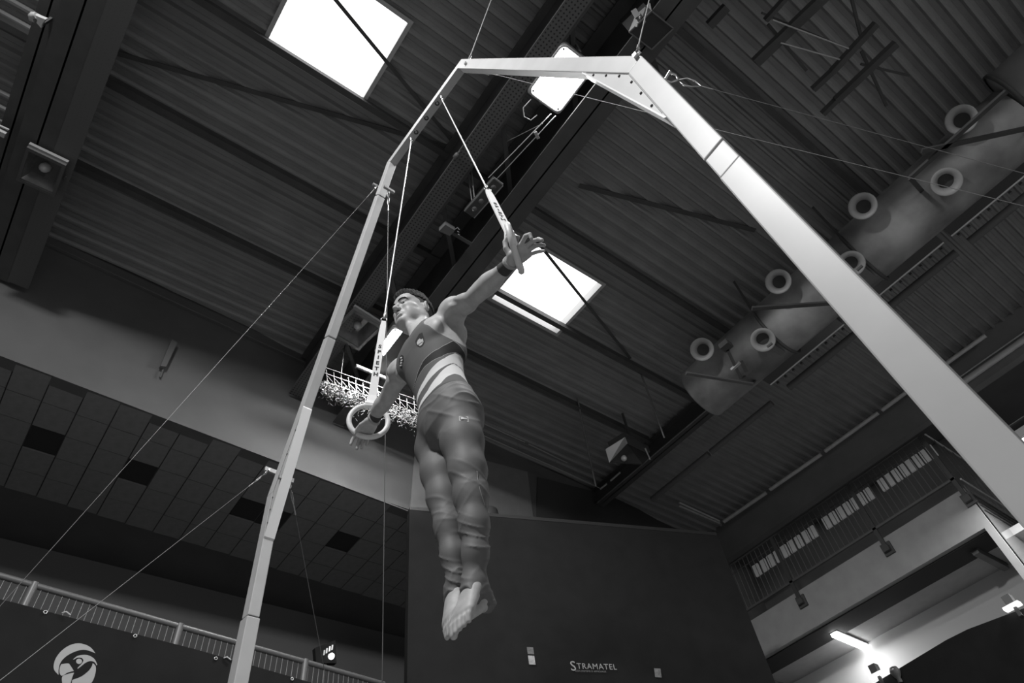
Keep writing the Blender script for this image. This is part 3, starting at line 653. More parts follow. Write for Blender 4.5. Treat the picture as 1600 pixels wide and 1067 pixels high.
# unlit square floodlights with reflector
REFL = mat('lamp_reflector', .24, .28, .5, .25, 10)
def flood(quad, z, lab, face=.5, bulb=True, deep=.16):
    """quad: picture corners of the front frame; the frame lies level at height z, reflector above it"""
    Q = [at_z(*p, z) for p in quad]; c = sum(Q) / 4; t = thing('floodlight', c, lab, 'floodlight')
    e1 = nrm(Q[1] - Q[0]); lx = np.linalg.norm(Q[1] - Q[0]); e2 = Q[3] - Q[0]; e2 = nrm(e2 - e1 * (e2 @ e1)); ly = abs((Q[2] - Q[1]) @ e2)
    def pt(u, v, h): return c + e1 * u * lx / 2 + e2 * v * ly / 2 + V(0, 0, h)
    w = .84
    mb = MB()
    for (u0, v0, u1, v1) in ((-1, -1, 1, -w), (-1, w, 1, 1), (-1, -w, -w, w), (w, -w, 1, w)):
        mb.prism([pt(u0, v0, 0), pt(u1, v0, 0), pt(u1, v1, 0), pt(u0, v1, 0)], (0, 0, .03))
    mb.build('front_frame', mat('flood_frame', .13, .4, .3), t)
    mb = MB(); a = [pt(x, y, .02) for (x, y) in ((-w, -w), (w, -w), (w, w), (-w, w))]; b = [pt(x * .45, y * .45, deep) for (x, y) in ((-1, -1), (1, -1), (1, 1), (-1, 1))]
    mb.add(a + b, [(0, 1, 5, 4), (1, 2, 6, 5), (2, 3, 7, 6), (3, 0, 4, 7), (4, 5, 6, 7)]); mb.build('reflector', REFL, t)
    mb = MB(); mb.add([pt(x, y, .03) for (x, y) in ((-1, -1), (1, -1), (1, 1), (-1, 1))] + [pt(x * .6, y * .6, deep + .06) for (x, y) in ((-1, -1), (1, -1), (1, 1), (-1, 1))],
                      [(0, 1, 5, 4), (1, 2, 6, 5), (2, 3, 7, 6), (3, 0, 4, 7), (4, 5, 6, 7)]); mb.build('housing', STEEL, t)
    MB().lathe(pt(0, 0, deep - .01), -e2 * .3 + V(0, 0, -1), [(.035, 0), (.035, .02), (.05, .05), (.045, .10), (.02, .125), (0, .13)], 14).build('bulb', mat('bulb_glass', .6, .12, .2), t)
    for s in (-1, 1): MB().bar(pt(s * 1.06, 0, .06), pt(s * 1.06, 0, .36), .03, .012).build('yoke_arm', STEEL, t)
    MB().bar(pt(-1.06, 0, .36), pt(1.06, 0, .36), .03, .012).build('yoke', STEEL, t)
    MB().prism([pt(-1, -1.12, .03), pt(1, -1.12, .03), pt(1, -1.0, .03), pt(-1, -1.0, .03)], (0, 0, .04)).build('hinge_bar', mat('pale_hinge', .26, .5), t)
    return t
flood([(547, 478), (593, 507), (563, 548), (522, 531)], 7.15, 'unlit square floodlight left of the ring strap, its bulb glinting')
flood([(48, 231), (109, 260), (83, 306), (14, 282)], 6.98, 'unlit square floodlight at the left edge under the dark girder')
# lamp with a white side panel right of the legs
t = thing('floodlight', at_z(970, 705, 7.2), 'small dark floodlight showing its white side, right of the trousers', 'floodlight')
A = [at_z(946, 702, 7.15), at_z(975, 684, 7.15), at_z(979, 694, 7.28), at_z(952, 723, 7.0)]
MB().prism(A, (.02, -.01, .02)).build('side_plate', mat('white_lamp_side', .55, .6), t)
MB().prism([at_z(979, 694, 7.28), at_z(1016, 712, 7.28), at_z(1004, 726, 7.0), at_z(952, 723, 7.0)], (0, 0, .02)).build('front_glass', mat('dark_glass', .04, .15), t)
MB().lathe(at_z(975, 716, 7.06), (-.2, -.6, -.7), [(0, .05), (.03, .04), (.05, 0), (.03, -.03)], 12).build('bulb', MATS['bulb_glass'], t)
MB().prism([at_z(952, 700, 7.3), at_z(978, 684, 7.3), at_z(1016, 706, 7.3), at_z(1002, 722, 7.3)], (0, 0, .12)).build('housing', STEEL, t)
MB().bar(at_z(1008, 700, 7.2), at_z(1016, 718, 7.1), .02, .012).build('yoke_arm', GALV, t); q_ = at_z(990, 700, 7.4); MB().bar(q_, V(q_[0], q_[1], 8.15), .03, .03).build('drop_rod', STEEL, t)
# black loudspeaker with pale bracket hanging over the right shoulder of the frame
t = thing('loudspeaker', at_z(1022, 40, 7.1), 'black box loudspeaker with a pale bracket above the frame’s right corner', 'loudspeaker')
q = [at_z(983, 50, 7.0), at_z(1018, 77, 7.0), at_z(1052, 44, 7.0), at_z(1018, 17, 7.0)]
MB().prism(q, (0, 0, .40)).build('cabinet', mat('speaker_black', .03, .6), t)
mb = MB()
for i in range(4): mb.bar(q[i] - V(0, 0, .006), q[(i + 1) % 4] - V(0, 0, .006), .012, .012)
mb.build('edge_trim', GREYMET, t)
MB().prism([at_z(983, 50, 6.99), at_z(1001, 34, 6.99), at_z(1019, 21, 6.99), at_z(1016, 5, 7.2), at_z(1002, 20, 7.2), at_z(994, 24, 7.1)], (0, 0, .02)).build('bracket', mat('speaker_bracket', .28, .5, .2), t)
MB().bar(at_z(990, 16, 7.1), at_z(997, 27, 7.0), .05, .02).build('bracket_arm', GREYMET, t)
for (x, y) in ((1000, 27), (1007, 34), (995, 40)): MB().lathe(at_z(x, y, 6.985), (0, 0, -1), [(0, .01), (.012, .008), (.012, 0)], 8).build('screw', GALV, t)
# small pale curved hook at the top left, and the end of a second lamp strip under it
t = thing('curved_hook', at_z(62, 33, 7.3), 'small pale curved bracket at the top left beside the dark girder', 'bracket')
pts = [(50, 28), (51, 24), (55, 23), (60, 25), (66, 29)]
MB().path([at_z(*p, 7.1) for p in [(53, 30), (49, 29), (49, 26), (52, 23.5), (56, 24)]], .028, 8).build('hook', mat('pale_bracket', .6, .4, .1), t)
MB().prism([at_z(*p, 7.09) for p in ((54, 23), (61, 26.5), (71, 30.5), (66, 37), (64, 44), (60, 39), (57, 36), (58, 32), (56, 28))], (0, 0, .05)).build('plate', MATS['pale_bracket'], t)
MB().bar(at_z(66, 38, 7.12), V(*at_z(66, 38, 7.12)[:2], 8.15), .03, .02).build('stem', STEEL, t)
t = thing('tube_lamp', at_z(4, 206, 7.1), 'end of an unlit pale tube lamp at the left edge', 'lamp')
MB().bar(at_z(-40, 186, 7.1), at_z(9, 211, 7.1), .05, .05).build('diffuser', mat('pale_tube', .5, .4), t); MB().bar(at_z(-40, 178, 7.12), at_z(14, 203, 7.12), .012, .02).build('housing_edge', MATS['pale_tube'], t)
# ------------------------------------------------------------------ the rings frame
FC = V(1.086, 1.738, 0); FU = V(-0.0363, 0.99934, 0); FN = V(0.99934, 0.0363, 0)     # centre, along, away from the photographer
ZU = V(0, 0, 1)
def fp(px, py, off=0.0): return at_plane(px, py, FC + FN * off, FN)
def fs(P): P = np.array(P) - FC; return np.array([P @ FU, P[2]])
def FP(s, z, off=0.0): return FC + FU * s + ZU * z + FN * off
cTL, cTR, cSR, cSL = [fs(fp(*p)) for p in ((612, 256), (723, 103), (1000, 108), (429, 775))]
def foot(top, px, py):
    b = fs(fp(px, py)); d = b - top; return top + d * (top[1] / -d[1])
fL = foot(cSL, 371.6, 1067); fR = foot(cSR, 1559, 710)
FRAME = mat('lacquered_frame_tube', 0.47, 0.38, 0.0, 0.07, 5.0, bump=0.015, bscale=20)
FRAMEW = mat('bright_frame_edge', 0.8, 0.3, 0.1)
frame = thing('rings_frame', FP(0, 0), 'tall pale arched gymnastics rings frame with two posts and gusset plates', 'rings frame')
Wd, Dp = 0.078, 0.060                            # tube width in the frame's plane, depth across it
def mitre(pts, w):
    """outer and inner outline of a polyline in the frame plane"""
    P = [np.array(p) for p in pts]; L = []; Rr = []
    for i, p in enumerate(P):
        d0 = nrm(P[i] - P[i - 1]) if i else None; d1 = nrm(P[i + 1] - P[i]) if i < len(P) - 1 else None
        if d0 is None: d0 = d1
        if d1 is None: d1 = d0
        n0 = np.array([-d0[1], d0[0]]); n1 = np.array([-d1[1], d1[0]]); m = nrm(n0 + n1); k = w / 2 / max(m @ n0, .3)
        L.append(p + m * k); Rr.append(p - m * k)
    return L, Rr
path = [fL, cSL, cTL, cTR, cSR, fR]
Lo, Ro = mitre(path, Wd)
def seg(i, t0, t1, grow=0.0, dgrow=0.0):
    """piece of tube between corner i and i+1"""
    a, b, c, d = [np.array(q) for q in (Lo[i], Lo[i + 1], Ro[i + 1], Ro[i])]
    p = [a + (b - a) * t0, a + (b - a) * t1, d + (c - d) * t1, d + (c - d) * t0]
    if grow:
        n = nrm(p[0] - p[3]); p = [p[0] + n * grow, p[1] + n * grow, p[2] - n * grow, p[3] - n * grow]
    dd = Dp / 2 + dgrow
    return [FP(q[0], q[1], -dd) for q in p], FN * 2 * dd
def bevelled(name, i, t0, t1, m=FRAME, grow=0.0, dgrow=0.0, label=None, bev=.004):
    P, e = seg(i, t0, t1, grow, dgrow); o = MB().prism(P, e).build(name, m, frame, label)
    bm = bmesh.new(); bm.from_mesh(o.data); bmesh.ops.recalc_face_normals(bm, faces=bm.faces[:])
    ed = [ed_ for ed_ in bm.edges]
    bmesh.ops.bevel(bm, geom=ed, offset=bev, segments=2, affect='EDGES', profile=.6); bm.to_mesh(o.data); bm.free(); return o
def frac(i, px, py):
    q = fs(fp(px, py)); a = path[i]; b = path[i + 1]; d = b - a; return float((q - a) @ d / (d @ d))
t1 = frac(0, 385, 974); t2 = frac(0, 412, 842)
bevelled('post', 0, 0, t1); bevelled('post', 0, t1 + .002, 1.0)
bevelled('post_sleeve', 0, 0.0, t1 - .001, grow=.004, dgrow=.004)
s1 = frac(1, 592, 310); s2 = frac(1, 516, 530)
bevelled('slope_tube', 1, 0, s2); bevelled('slope_tube', 1, s2 + .004, s1); bevelled('slope_tube', 1, s1 + .004, 1)
bevelled('top_beam', 2, 0, 1)
bevelled('slope_tube', 3, 0, 1)
r1 = frac(4, 1131, 237); r2 = frac(4, 1155, 264)
bevelled('post', 4, 0, r1 - .002); bevelled('post_sleeve', 4, r1, r2, grow=-.0015, dgrow=-.002); bevelled('post', 4, r2 + .001, 1)
# gusset plates in the two shoulder corners, folded along their inner edge
def gusset(c, a, b, ta, tb):
    """triangular plate between leg to a and leg to b, inside the arch"""
    da = nrm(a - c); db = nrm(b - c); bis = nrm(da + db)
    ca = abs(da[0] * bis[1] - da[1] * bis[0]); off = Wd / 2 / ca
    ci = c + bis * off; pa = ci + da * ta; pb = ci + db * tb
    tri = [ci, pa, pb]
    g = MB().prism([FP(q[0], q[1], -.026) for q in tri], FN * .052).build('gusset', FRAME, frame)
    fd = nrm(pb - pa); nn = np.array([-fd[1], fd[0]]); nn = nn if nn @ (ci - pa) < 0 else -nn
    MB().prism([FP(q[0], q[1], -Dp / 2) for q in (pa, pb, pb + nn * .006 - fd * .01, pa + nn * .006 + fd * .01)], FN * Dp).build('gusset_flange', FRAMEW, g)
    mb = MB()
    for (q, d_, t) in ((ci, da, ta), (ci, db, tb)):
        n2 = np.array([-d_[1], d_[0]]); n2 = n2 if n2 @ bis > 0 else -n2
        for f_ in (.15, .42, .70): mb.lathe(FP(*(q + d_ * t * f_ + n2 * .012), -.0265), -FN, [(0, .005), (.005, .004), (.006, 0)], 8)
        mb.prism([FP(*w, -.0275) for w in (q + n2 * .001, q + d_ * t * .9 + n2 * .001, q + d_ * t * .9 + n2 * .0035, q + n2 * .0035)], FN * .002)
    stuff(mb.build('bolt_row', STEEL, g))
def length_to(c, px, py, d):
    return float((fs(fp(px, py)) - c) @ d)
gusset(cSR, cTR, fR, length_to(cSR, 922, 112, nrm(cTR - cSR)), length_to(cSR, 1052, 187, nrm(fR - cSR)))
gusset(cSL, cTL, fL, length_to(cSL, 478, 640, nrm(cTL - cSL)), length_to(cSL, 412, 850, nrm(fL - cSL)))
# bright folded edge strips on the nearer post and top beam
# pulleys under the top beam
bdir = nrm(cTR - cTL); bn = np.array([-bdir[1], bdir[0]]); bn = bn if bn[1] < 0 else -bn
def beam_pt(px, py):
    q = fs(fp(px, py)); t = float((q - cTL) @ bdir); return cTL + bdir * t + bn * Wd / 2
PUL = mat('pulley_black', .03, .35); CHR = mat('chrome', .8, .18, .9)
hang = []
for (px, py, kind) in ((690, 160, 1), (683, 165, 0), (666, 192, 0), (650, 210, 0), (642, 224, 1)):
    q = beam_pt(px, py); P = FP(q[0], q[1], 0.0); dn = FU * bn[0] + ZU * bn[1]
    if kind == 0:
        MB().lathe(P, dn, [(.016, 0), (.018, .006), (.012, .008), (.009, -.004), (0, -.004)], 16).build('beam_socket', PUL, frame)
    else:
        MB().lathe(P, dn, [(.016, 0), (.016, .018), (.010, .022), (.010, .034), (.006, .04)], 14).build('swivel', CHR, frame, label='chrome swivel carrying a ring cable')
        hang.append(P + dn * .035)
# eyelets and shackles where wires are fixed
def shackle(P, d, par, r=.016):
    d = nrm(d); mb = MB(); a = nrm(np.cross(d, FN)); mb.path([P + a * r, P + a * r + d * .03, P + d * .05, P - a * r + d * .03, P - a * r], .0045, 6); mb.tube(P + a * (r + .008), P - a * (r + .008), .006, 8)
    return mb.build('shackle', CHR, par)
for (px, py, o_) in ((734, 104, 0), (1003, 96, 0), (590, 292, 0), (608, 296, 0), (424, 736, 0), (447, 748, 0)):
    P = fp(px, py); MB().bar(P - FN * .045, P + FN * .045, .018, .03).build('wire_lug', GALV, frame)

# ------------------------------------------------------------------ wires
def wire(p0, q, lab, r=.0022, ends=True, to_floor=True, m=CABLE, loop=True, grp=None):
    p0 = np.array(p0); q = np.array(q); d = q - p0
    if to_floor == 1 and d[2] < -.02: q = p0 + d * ((p0[2] - .02) / -d[2])
    if to_floor == 2: q = p0 + d * ((ZC - .02 - p0[2]) / d[2])
    d = nrm(q - p0); t = thing('guy_wire', p0, lab, 'wire', grp)
    st = p0
    if ends:
        shackle(p0 - d * .0, d, t); st = p0 + d * .05
        if loop:
            a = nrm(np.cross(d, FN)); MB().path([st, st + d * .03 + a * .014, st + d * .065 + a * .012, st + d * .10, st + d * .065 - a * .012, st + d * .03 - a * .014], .003, 6, closed=True).build('thimble', CHR if m is CABLE else GALV, t); st = st + d * .10
        MB().tube(st - d * .01, st + d * .05, r * 2.0, 8).build('ferrule', GALV, t)
    MB().tube(st, q, r, 6).build('cable', m, t)
    if to_floor == 1: MB().lathe(q, (0, 0, -1), [(0, 0), (.04, 0), (.05, .02), (0, .02)], 12).build('floor_anchor', STEEL, t)
    return t
def rp(px, py, t): return ORG + ray(px, py) * t
WN = mat('thin_wire', .22, .45, .4)
wire(fp(588, 292, -.03), rp(0, 947, 3.3), 'thin guy wire slanting from the left slope of the frame to the lower left corner', .0013, m=WN)
wire(fp(418, 737, -.03), rp(0, 1063, 3.5), 'thin guy wire slanting from the left shoulder of the frame to the bottom left', .0017, m=WN)
wire(fp(452, 752, .03), at_x(500, 1010, 1.55), 'thin dim guy wire going down from the back of the left shoulder of the frame', .0022, m=mat('dim_wire', .12, .5, .4))
wire(fp(607, 300, .03), at_x(597, 1067, 1.7), 'thin dim guy wire hanging straight down behind the left ring', .0026, m=mat('dim_wire2', .16, .5, .4))
wire(fp(1042, 120, .03), at_x(1600, 271, 1.75), 'upper thin guy wire running from the right shoulder of the frame to the right edge', .0010, m=WN)
w6 = at_x(1600, 322, 2.6)
wire(fp(748, 110, .03), w6, 'lower thin guy wire passing behind the right post to the right edge', .0017, m=WN)
wire(fp(731, 98), at_z(806, -104, 8.1), 'cable holding the left top corner of the frame up to the roof', .0042, to_floor=2, loop=False, m=CABLE)
wire(fp(994, 88), at_z(1036, -94, 8.1), 'cable holding the right top corner of the frame up to the roof', .0036, to_floor=2, m=CABLE)

# ------------------------------------------------------------------ the two rings
RR, RT = 0.098, 0.0135                             # mean radius, half thickness
WOOD = mat('pale_ring_wood', 0.72, 0.42, 0, .08, 14.0, stretch=(1, 1, 4))
STRAP = mat('white_leather_strap', 0.82, 0.6, 0, .04, 20)
INK = mat('strap_print', 0.02, 0.7)
CR = at_x(576, 658, 1.115); CL_ = at_x(804, 388, 1.085)
def make_ring(C, top, n, lab, twist, letters, grp, face):
    """C: centre of the ring, top: point the cable hangs from, n: axis of the ring"""
    C = np.array(C); dr = nrm(nrm(C - top) + np.array(twist)); nr = nrm(n - dr * (n @ dr)); er = np.cross(dr, nr)
    Ct = C - dr * RR                                # where the strap holds the hoop
    d = nrm(Ct - top); n = nrm(n - d * (n @ d)); e = np.cross(d, n)
    t = thing('gymnastic_ring', C, lab, 'ring', grp)
    MB().path([C + RR * (math.cos(a) * dr + math.sin(a) * er) for a in np.linspace(0, 2 * math.pi, 49)[:-1]], RT, 14, closed=True).build('hoop', WOOD, t)
    st0 = Ct - d * .62                       # upper end of the strap
    MB().tube(top, st0 - d * .06, .0042, 8).build('cable', mat('ring_cable', .85, .35, .3), t)
    MB().lathe(st0 - d * .075, d, [(.0, 0), (.007, .004), (.009, .03), (.0065, .05), (0, .056)], 12).build('cable_end', GALV, t)
    MB().path([st0 + .017 * (math.cos(a) * d + math.sin(a) * face_dir(face, d, n, e)[1]) - d * .012 for a in np.linspace(0, 2 * math.pi, 13)[:-1]], .0038, 6, closed=True).build('buckle', CHR, t)
    fn, fw = face_dir(face, d, n, e)
    # strap: flat band, narrow at the buckle, wide above the ring, closing round the hoop
    prof = [(0, .012), (.04, .0165), (.10, .019), (.30, .0205), (.55, .0215), (.59, .027), (.615, .031)]
    mb = MB(); vs = []
    for (s, w) in prof:
        th = .0045 if s < .57 else .0045 + (s - .57) * .30
        for (sg, sn) in ((-1, -1), (1, -1), (1, 1), (-1, 1)): vs.append(st0 + d * s + fw * w * sg + fn * th * sn)
    fsx = [(0, 1, 2, 3)] + [(4 * i + k, 4 * i + (k + 1) % 4, 4 * (i + 1) + (k + 1) % 4, 4 * (i + 1) + k) for i in range(len(prof) - 1) for k in range(4)]
    mb.add(vs, fsx)
    so = mb.build('strap', STRAP, t)
    # saddle of leather around the top of the hoop
    mb = MB(); arc = [C + RR * (math.cos(a) * dr + math.sin(a) * er) for a in np.linspace(math.pi - .36, math.pi + .36, 9)]
    mb.path(arc, RT + .0035, 12); mb.build('saddle', STRAP, t)
    # printed letters, one below the other
    r_ = fw if np.dot(fw, CW[0]) > 0 else -fw
    nn = fn if np.dot(fn, ORG - C) > 0 else -fn
    if np.dot(np.cross(r_, -d), nn) < 0: r_ = -r_
    for i, ch in enumerate('SPIETH'):
        P = st0 + d * (letters[0] + i * letters[1]) + nn * .0050
        o = text_mesh(ch, .035, INK, 'letter', so, P - r_ * 0.0, r_, -d, 1.0, .0003, 'CENTER', 0.0, .0016)
    return t
def face_dir(face, d, n, e): return (n, e) if face == 0 else (nrm(n * math.cos(face) + e * math.sin(face)), nrm(e * math.cos(face) - n * math.sin(face)))
vR = nrm(CR - ORG); dR = nrm(CR - hang[1]); nR = vR - dR * (vR @ dR)
make_ring(CR, hang[1], nR, 'left ring of the pair, held by the gymnast’s lower hand, strap lettering easy to read', (0, 0, 0), (.215, .041), 'pair of gymnastic rings', 0)
vL = nrm(CL_ - ORG); dL = nrm(CL_ - hang[0]); nL = np.cross(vL, nrm(dL - .10 * CW[0]))
nL = nrm(nL + vL * .06)
make_ring(CL_, hang[0], nL, 'right ring of the pair, seen edge-on around the gymnast’s raised hand', -.10 * CW[0], (.215, .041), 'pair of gymnastic rings', .95)
# ------------------------------------------------------------------ the gymnast, grown from smooth distance fields
class Field:
    def __init__(s, lo, hi, h):
        s.lo = np.array(lo, float); s.h = h; s.n = np.ceil((np.array(hi, float) - s.lo) / h).astype(int) + 1
        s.F = np.full(s.n, 0.06, np.float32)
    def block(s, lo, hi):
        a = np.clip(np.floor((np.array(lo) - s.lo) / s.h).astype(int), 0, s.n); b = np.clip(np.ceil((np.array(hi) - s.lo) / s.h).astype(int) + 1, 0, s.n)
        if (b <= a).any(): return None, None
        ax = [(s.lo[i] + s.h * np.arange(a[i], b[i])).astype(np.float32) for i in range(3)]
        return (slice(a[0], b[0]), slice(a[1], b[1]), slice(a[2], b[2])), np.meshgrid(*ax, indexing='ij', sparse=True)
    def put(s, fn, lo, hi, k, mode='add'):
        m = k + 0.02
        sl, X = s.block(np.array(lo) - m, np.array(hi) + m)
        if sl is None: return
        d = fn(*X); A = s.F[sl]
        if mode == 'add':
            h = np.clip(.5 + .5 * (A - d) / k, 0, 1); s.F[sl] = A + (d - A) * h - k * h * (1 - h)
        else:
            d = -d; h = np.clip(.5 - .5 * (A - d) / k, 0, 1); s.F[sl] = A + (d - A) * h + k * h * (1 - h)
    def cone(s, a, b, ra, rb, k=.012, mode='add', flat=None):
        a = np.array(a, np.float32); b = np.array(b, np.float32); ab = b - a; L2 = max(float(ab @ ab), 1e-9)
        def fn(x, y, z):
            t = np.clip(((x - a[0]) * ab[0] + (y - a[1]) * ab[1] + (z - a[2]) * ab[2]) / L2, 0, 1)
            return np.sqrt((x - a[0] - t * ab[0]) ** 2 + (y - a[1] - t * ab[1]) ** 2 + (z - a[2] - t * ab[2]) ** 2) - (ra + (rb - ra) * t)
        r = max(ra, rb); s.put(fn, np.minimum(a, b) - r, np.maximum(a, b) + r, k, mode)
    def ell(s, c, axes, r, k=.015, mode='add'):
        c = np.array(c, np.float32); A = [nrm(q).astype(np.float32) for q in axes]; r = np.array(r, np.float32)
        def fn(x, y, z):
            dx, dy, dz = x - c[0], y - c[1], z - c[2]; k0 = 0; k1 = 0
            for q, rr in zip(A, r):
                u = (dx * q[0] + dy * q[1] + dz * q[2]) / rr; k0 = k0 + u * u; k1 = k1 + (u / rr) ** 2
            k0 = np.sqrt(k0); k1 = np.sqrt(k1) + 1e-6
            return k0 * (k0 - 1) / k1
        e = np.sqrt(sum((np.abs(q) * rr) ** 2 for q, rr in zip(A, r))); s.put(fn, c - e, c + e, k, mode)
    def chain(s, pts, rad, k=.012):
        for i in range(len(pts) - 1): s.cone(pts[i], pts[i + 1], rad[i], rad[i + 1], k)
    def mesh(s, smooth=2):
        F = s.F; S = F < 0; n = F.shape
        c = np.zeros((n[0] - 1, n[1] - 1, n[2] - 1), np.uint8)
        for i in (0, 1):
            for j in (0, 1):
                for k in (0, 1): c += S[i:n[0] - 1 + i, j:n[1] - 1 + j, k:n[2] - 1 + k]
        cell = np.argwhere((c > 0) & (c < 8)); idx = np.full(c.shape, -1, np.int32); idx[tuple(cell.T)] = np.arange(len(cell))
        acc = np.zeros((len(cell), 3)); cnt = np.zeros(len(cell))
        corner = {(i, j, k): F[cell[:, 0] + i, cell[:, 1] + j, cell[:, 2] + k].astype(float) for i in (0, 1) for j in (0, 1) for k in (0, 1)}
        for ax in range(3):
            for u in (0, 1):
                for v in (0, 1):
                    a = [0, 0, 0]; o = [q for q in range(3) if q != ax]; a[o[0]] = u; a[o[1]] = v; b = list(a); b[ax] = 1
                    fa = corner[tuple(a)]; fb = corner[tuple(b)]; m = (fa < 0) != (fb < 0); t = np.where(m, fa / np.where(m, fa - fb, 1), 0)
                    p = np.tile(np.array(a, float), (len(cell), 1)); p[:, ax] = t; acc += p * m[:, None]; cnt += m
        P = s.lo + s.h * (cell + acc / cnt[:, None])
        quads = []
        for ax in range(3):
            o = [q for q in range(3) if q != ax]; sh = [slice(None)] * 3; sh2 = [slice(None)] * 3
            sh[ax] = slice(0, n[ax] - 1); sh2[ax] = slice(1, n[ax])
            e = np.argwhere(S[tuple(sh)] != S[tuple(sh2)]); e = e[(e[:, o[0]] > 0) & (e[:, o[1]] > 0) & (e[:, o[0]] < n[o[0]] - 1) & (e[:, o[1]] < n[o[1]] - 1)]
            ins = S[tuple(e.T)]; q = []
            for (du, dv) in ((1, 1), (0, 1), (0, 0), (1, 0)):
                w = e.copy(); w[:, o[0]] -= du; w[:, o[1]] -= dv; q.append(idx[tuple(w.T)])
            q = np.stack(q, 1); flip = ins if ax != 1 else ~ins
            q[~flip] = q[~flip][:, ::-1]; quads.append(q)
        Q = np.concatenate(quads)
        # light smoothing along the edges
        E = np.concatenate([Q[:, [0, 1]], Q[:, [1, 2]], Q[:, [2, 3]], Q[:, [3, 0]]]); E = np.concatenate([E, E[:, ::-1]])
        deg = np.bincount(E[:, 0], minlength=len(P)).astype(float)
        for it in range(smooth):
            for lam in (.5, -.53):
                av = np.stack([np.bincount(E[:, 0], weights=P[E[:, 1], i], minlength=len(P)) for i in range(3)], 1) / deg[:, None]; P = P + lam * (av - P)
        return P, Q
    def obj(s, name, m, parent, smooth=2, keep_largest=False):
        P, Q = s.mesh(smooth); org = np.array(parent.location); me = bpy.data.meshes.new(name)
        me.vertices.add(len(P)); me.vertices.foreach_set('co', (P - org).astype(np.float32).ravel())
        me.loops.add(Q.size); me.loops.foreach_set('vertex_index', Q.astype(np.int32).ravel())
        me.polygons.add(len(Q)); me.polygons.foreach_set('loop_start', np.arange(0, Q.size, 4, dtype=np.int32)); me.polygons.foreach_set('loop_total', np.full(len(Q), 4, np.int32))
        me.polygons.foreach_set('use_smooth', np.ones(len(Q), bool)); me.update(calc_edges=True); me.validate()
        me.materials.append(m); o = bpy.data.objects.new(name, me); COL.objects.link(o); o.parent = parent
        return o, P, Q

K = 1.1
def G(px, py, x): return at_x(px, py, x * K)
def R_(P, px): return px2m(P, px)
# joints
shL, shR = G(703, 488, .985), G(631, 571, .968)
elL, elR = G(742, 463, .985), G(609, 614, .985)
wrL, wrR = G(799, 410, .985), G(584, 655, 1.005)
PEL = G(701, 651, 1.0)
mid = (shL + shR) / 2
tu = nrm(mid - PEL); tl_ = nrm((shL - shR) - tu * ((shL - shR) @ tu)); tf = np.cross(tl_, tu)   # up, left, front of the trunk
TT = np.linalg.norm(mid - PEL); KT = TT / 0.545
def T(t, l, f): return PEL + tu * t * KT + tl_ * l + tf * f
HC = at_x(646, 492, 1.05)                     # centre of the head
hf = nrm(V(-.982, -.12, -.143)); hl = nrm(np.cross(V(-.143, -.005, .99), hf)); hu = np.cross(hf, hl)
def H(f, l, u): return HC + hf * f + hl * l + hu * u
hipL, hipR = T(-.02, .070, 0), T(-.02, -.074, 0)
knL, knR = G(736, 770, 1.018), G(695, 772, 1.018)
anL, anR = G(742, 912, 1.03), G(713, 922, 1.04)
tgL, tgR = G(713, 985, .955), G(697, 996, .965)   # toe tips
heL, heR = G(757, 940, 1.065), G(727, 950, 1.07)
person = thing('person', (PEL[0], PEL[1], PEL[2]), 'young gymnast in striped sleeveless leotard and grey trousers holding himself up on two rings', 'person')
prof_t = [-.13, -.08, -.03, 0, .06, .12, .18, .24, .31, .38, .44, .50, .545, .59, .63]
prof_a = [.060, .100, .122, .128, .124, .118, .116, .124, .138, .150, .162, .155, .130, .075, .05]
prof_b = [.050, .082, .094, .096, .090, .082, .080, .086, .098, .108, .110, .098, .078, .060, .045]
def torso_fn(grow=0.0):
    tt, aa, bb = map(lambda q: np.array(q, np.float32), (prof_t, prof_a, prof_b))
    c = PEL.astype(np.float32); U, L, Fv = tu.astype(np.float32), tl_.astype(np.float32), tf.astype(np.float32)
    def fn(x, y, z):
        dx, dy, dz = x - c[0], y - c[1], z - c[2]
        t = (dx * U[0] + dy * U[1] + dz * U[2]) / KT; l = dx * L[0] + dy * L[1] + dz * L[2]; f = dx * Fv[0] + dy * Fv[1] + dz * Fv[2]
        a = np.interp(t, tt, aa).astype(np.float32) + grow; b = np.interp(t, tt, bb).astype(np.float32) + grow
        u = l / a; v = f / b; k0 = (np.abs(u) ** 2.3 + np.abs(v) ** 2.3) ** (1 / 2.3); k1 = np.sqrt((u / a) ** 2 + (v / b) ** 2) + 1e-4
        d = np.clip(k0 * (k0 - 1) / k1, -.1, .1); d = np.where(k0 < .3, -.05, d)
        return np.maximum(d, np.maximum(tt[0] - t, t - tt[-1]) * KT)
    return fn
allp = np.array([shL, shR, wrL, wrR, HC, tgL, tgR, heL, heR])
BD_ = Field(allp.min(0) - V(.20, .26, .12), allp.max(0) + V(.22, .24, .20), .0036)
tb_lo = np.minimum(T(-.13, 0, 0), T(.63, 0, 0)) - V(.17, .22, .08); tb_hi = np.maximum(T(-.13, 0, 0), T(.63, 0, 0)) + V(.17, .22, .08)
keep_ = (prof_a, prof_b); prof_a = [q - (.024 if t < .02 else .010 if t < .05 else 0) for q, t in zip(prof_a, prof_t)]; prof_b = [q - (.022 if t < .02 else .009 if t < .05 else 0) for q, t in zip(prof_b, prof_t)]
BD_.put(torso_fn(), tb_lo, tb_hi, .005)
prof_a, prof_b = keep_
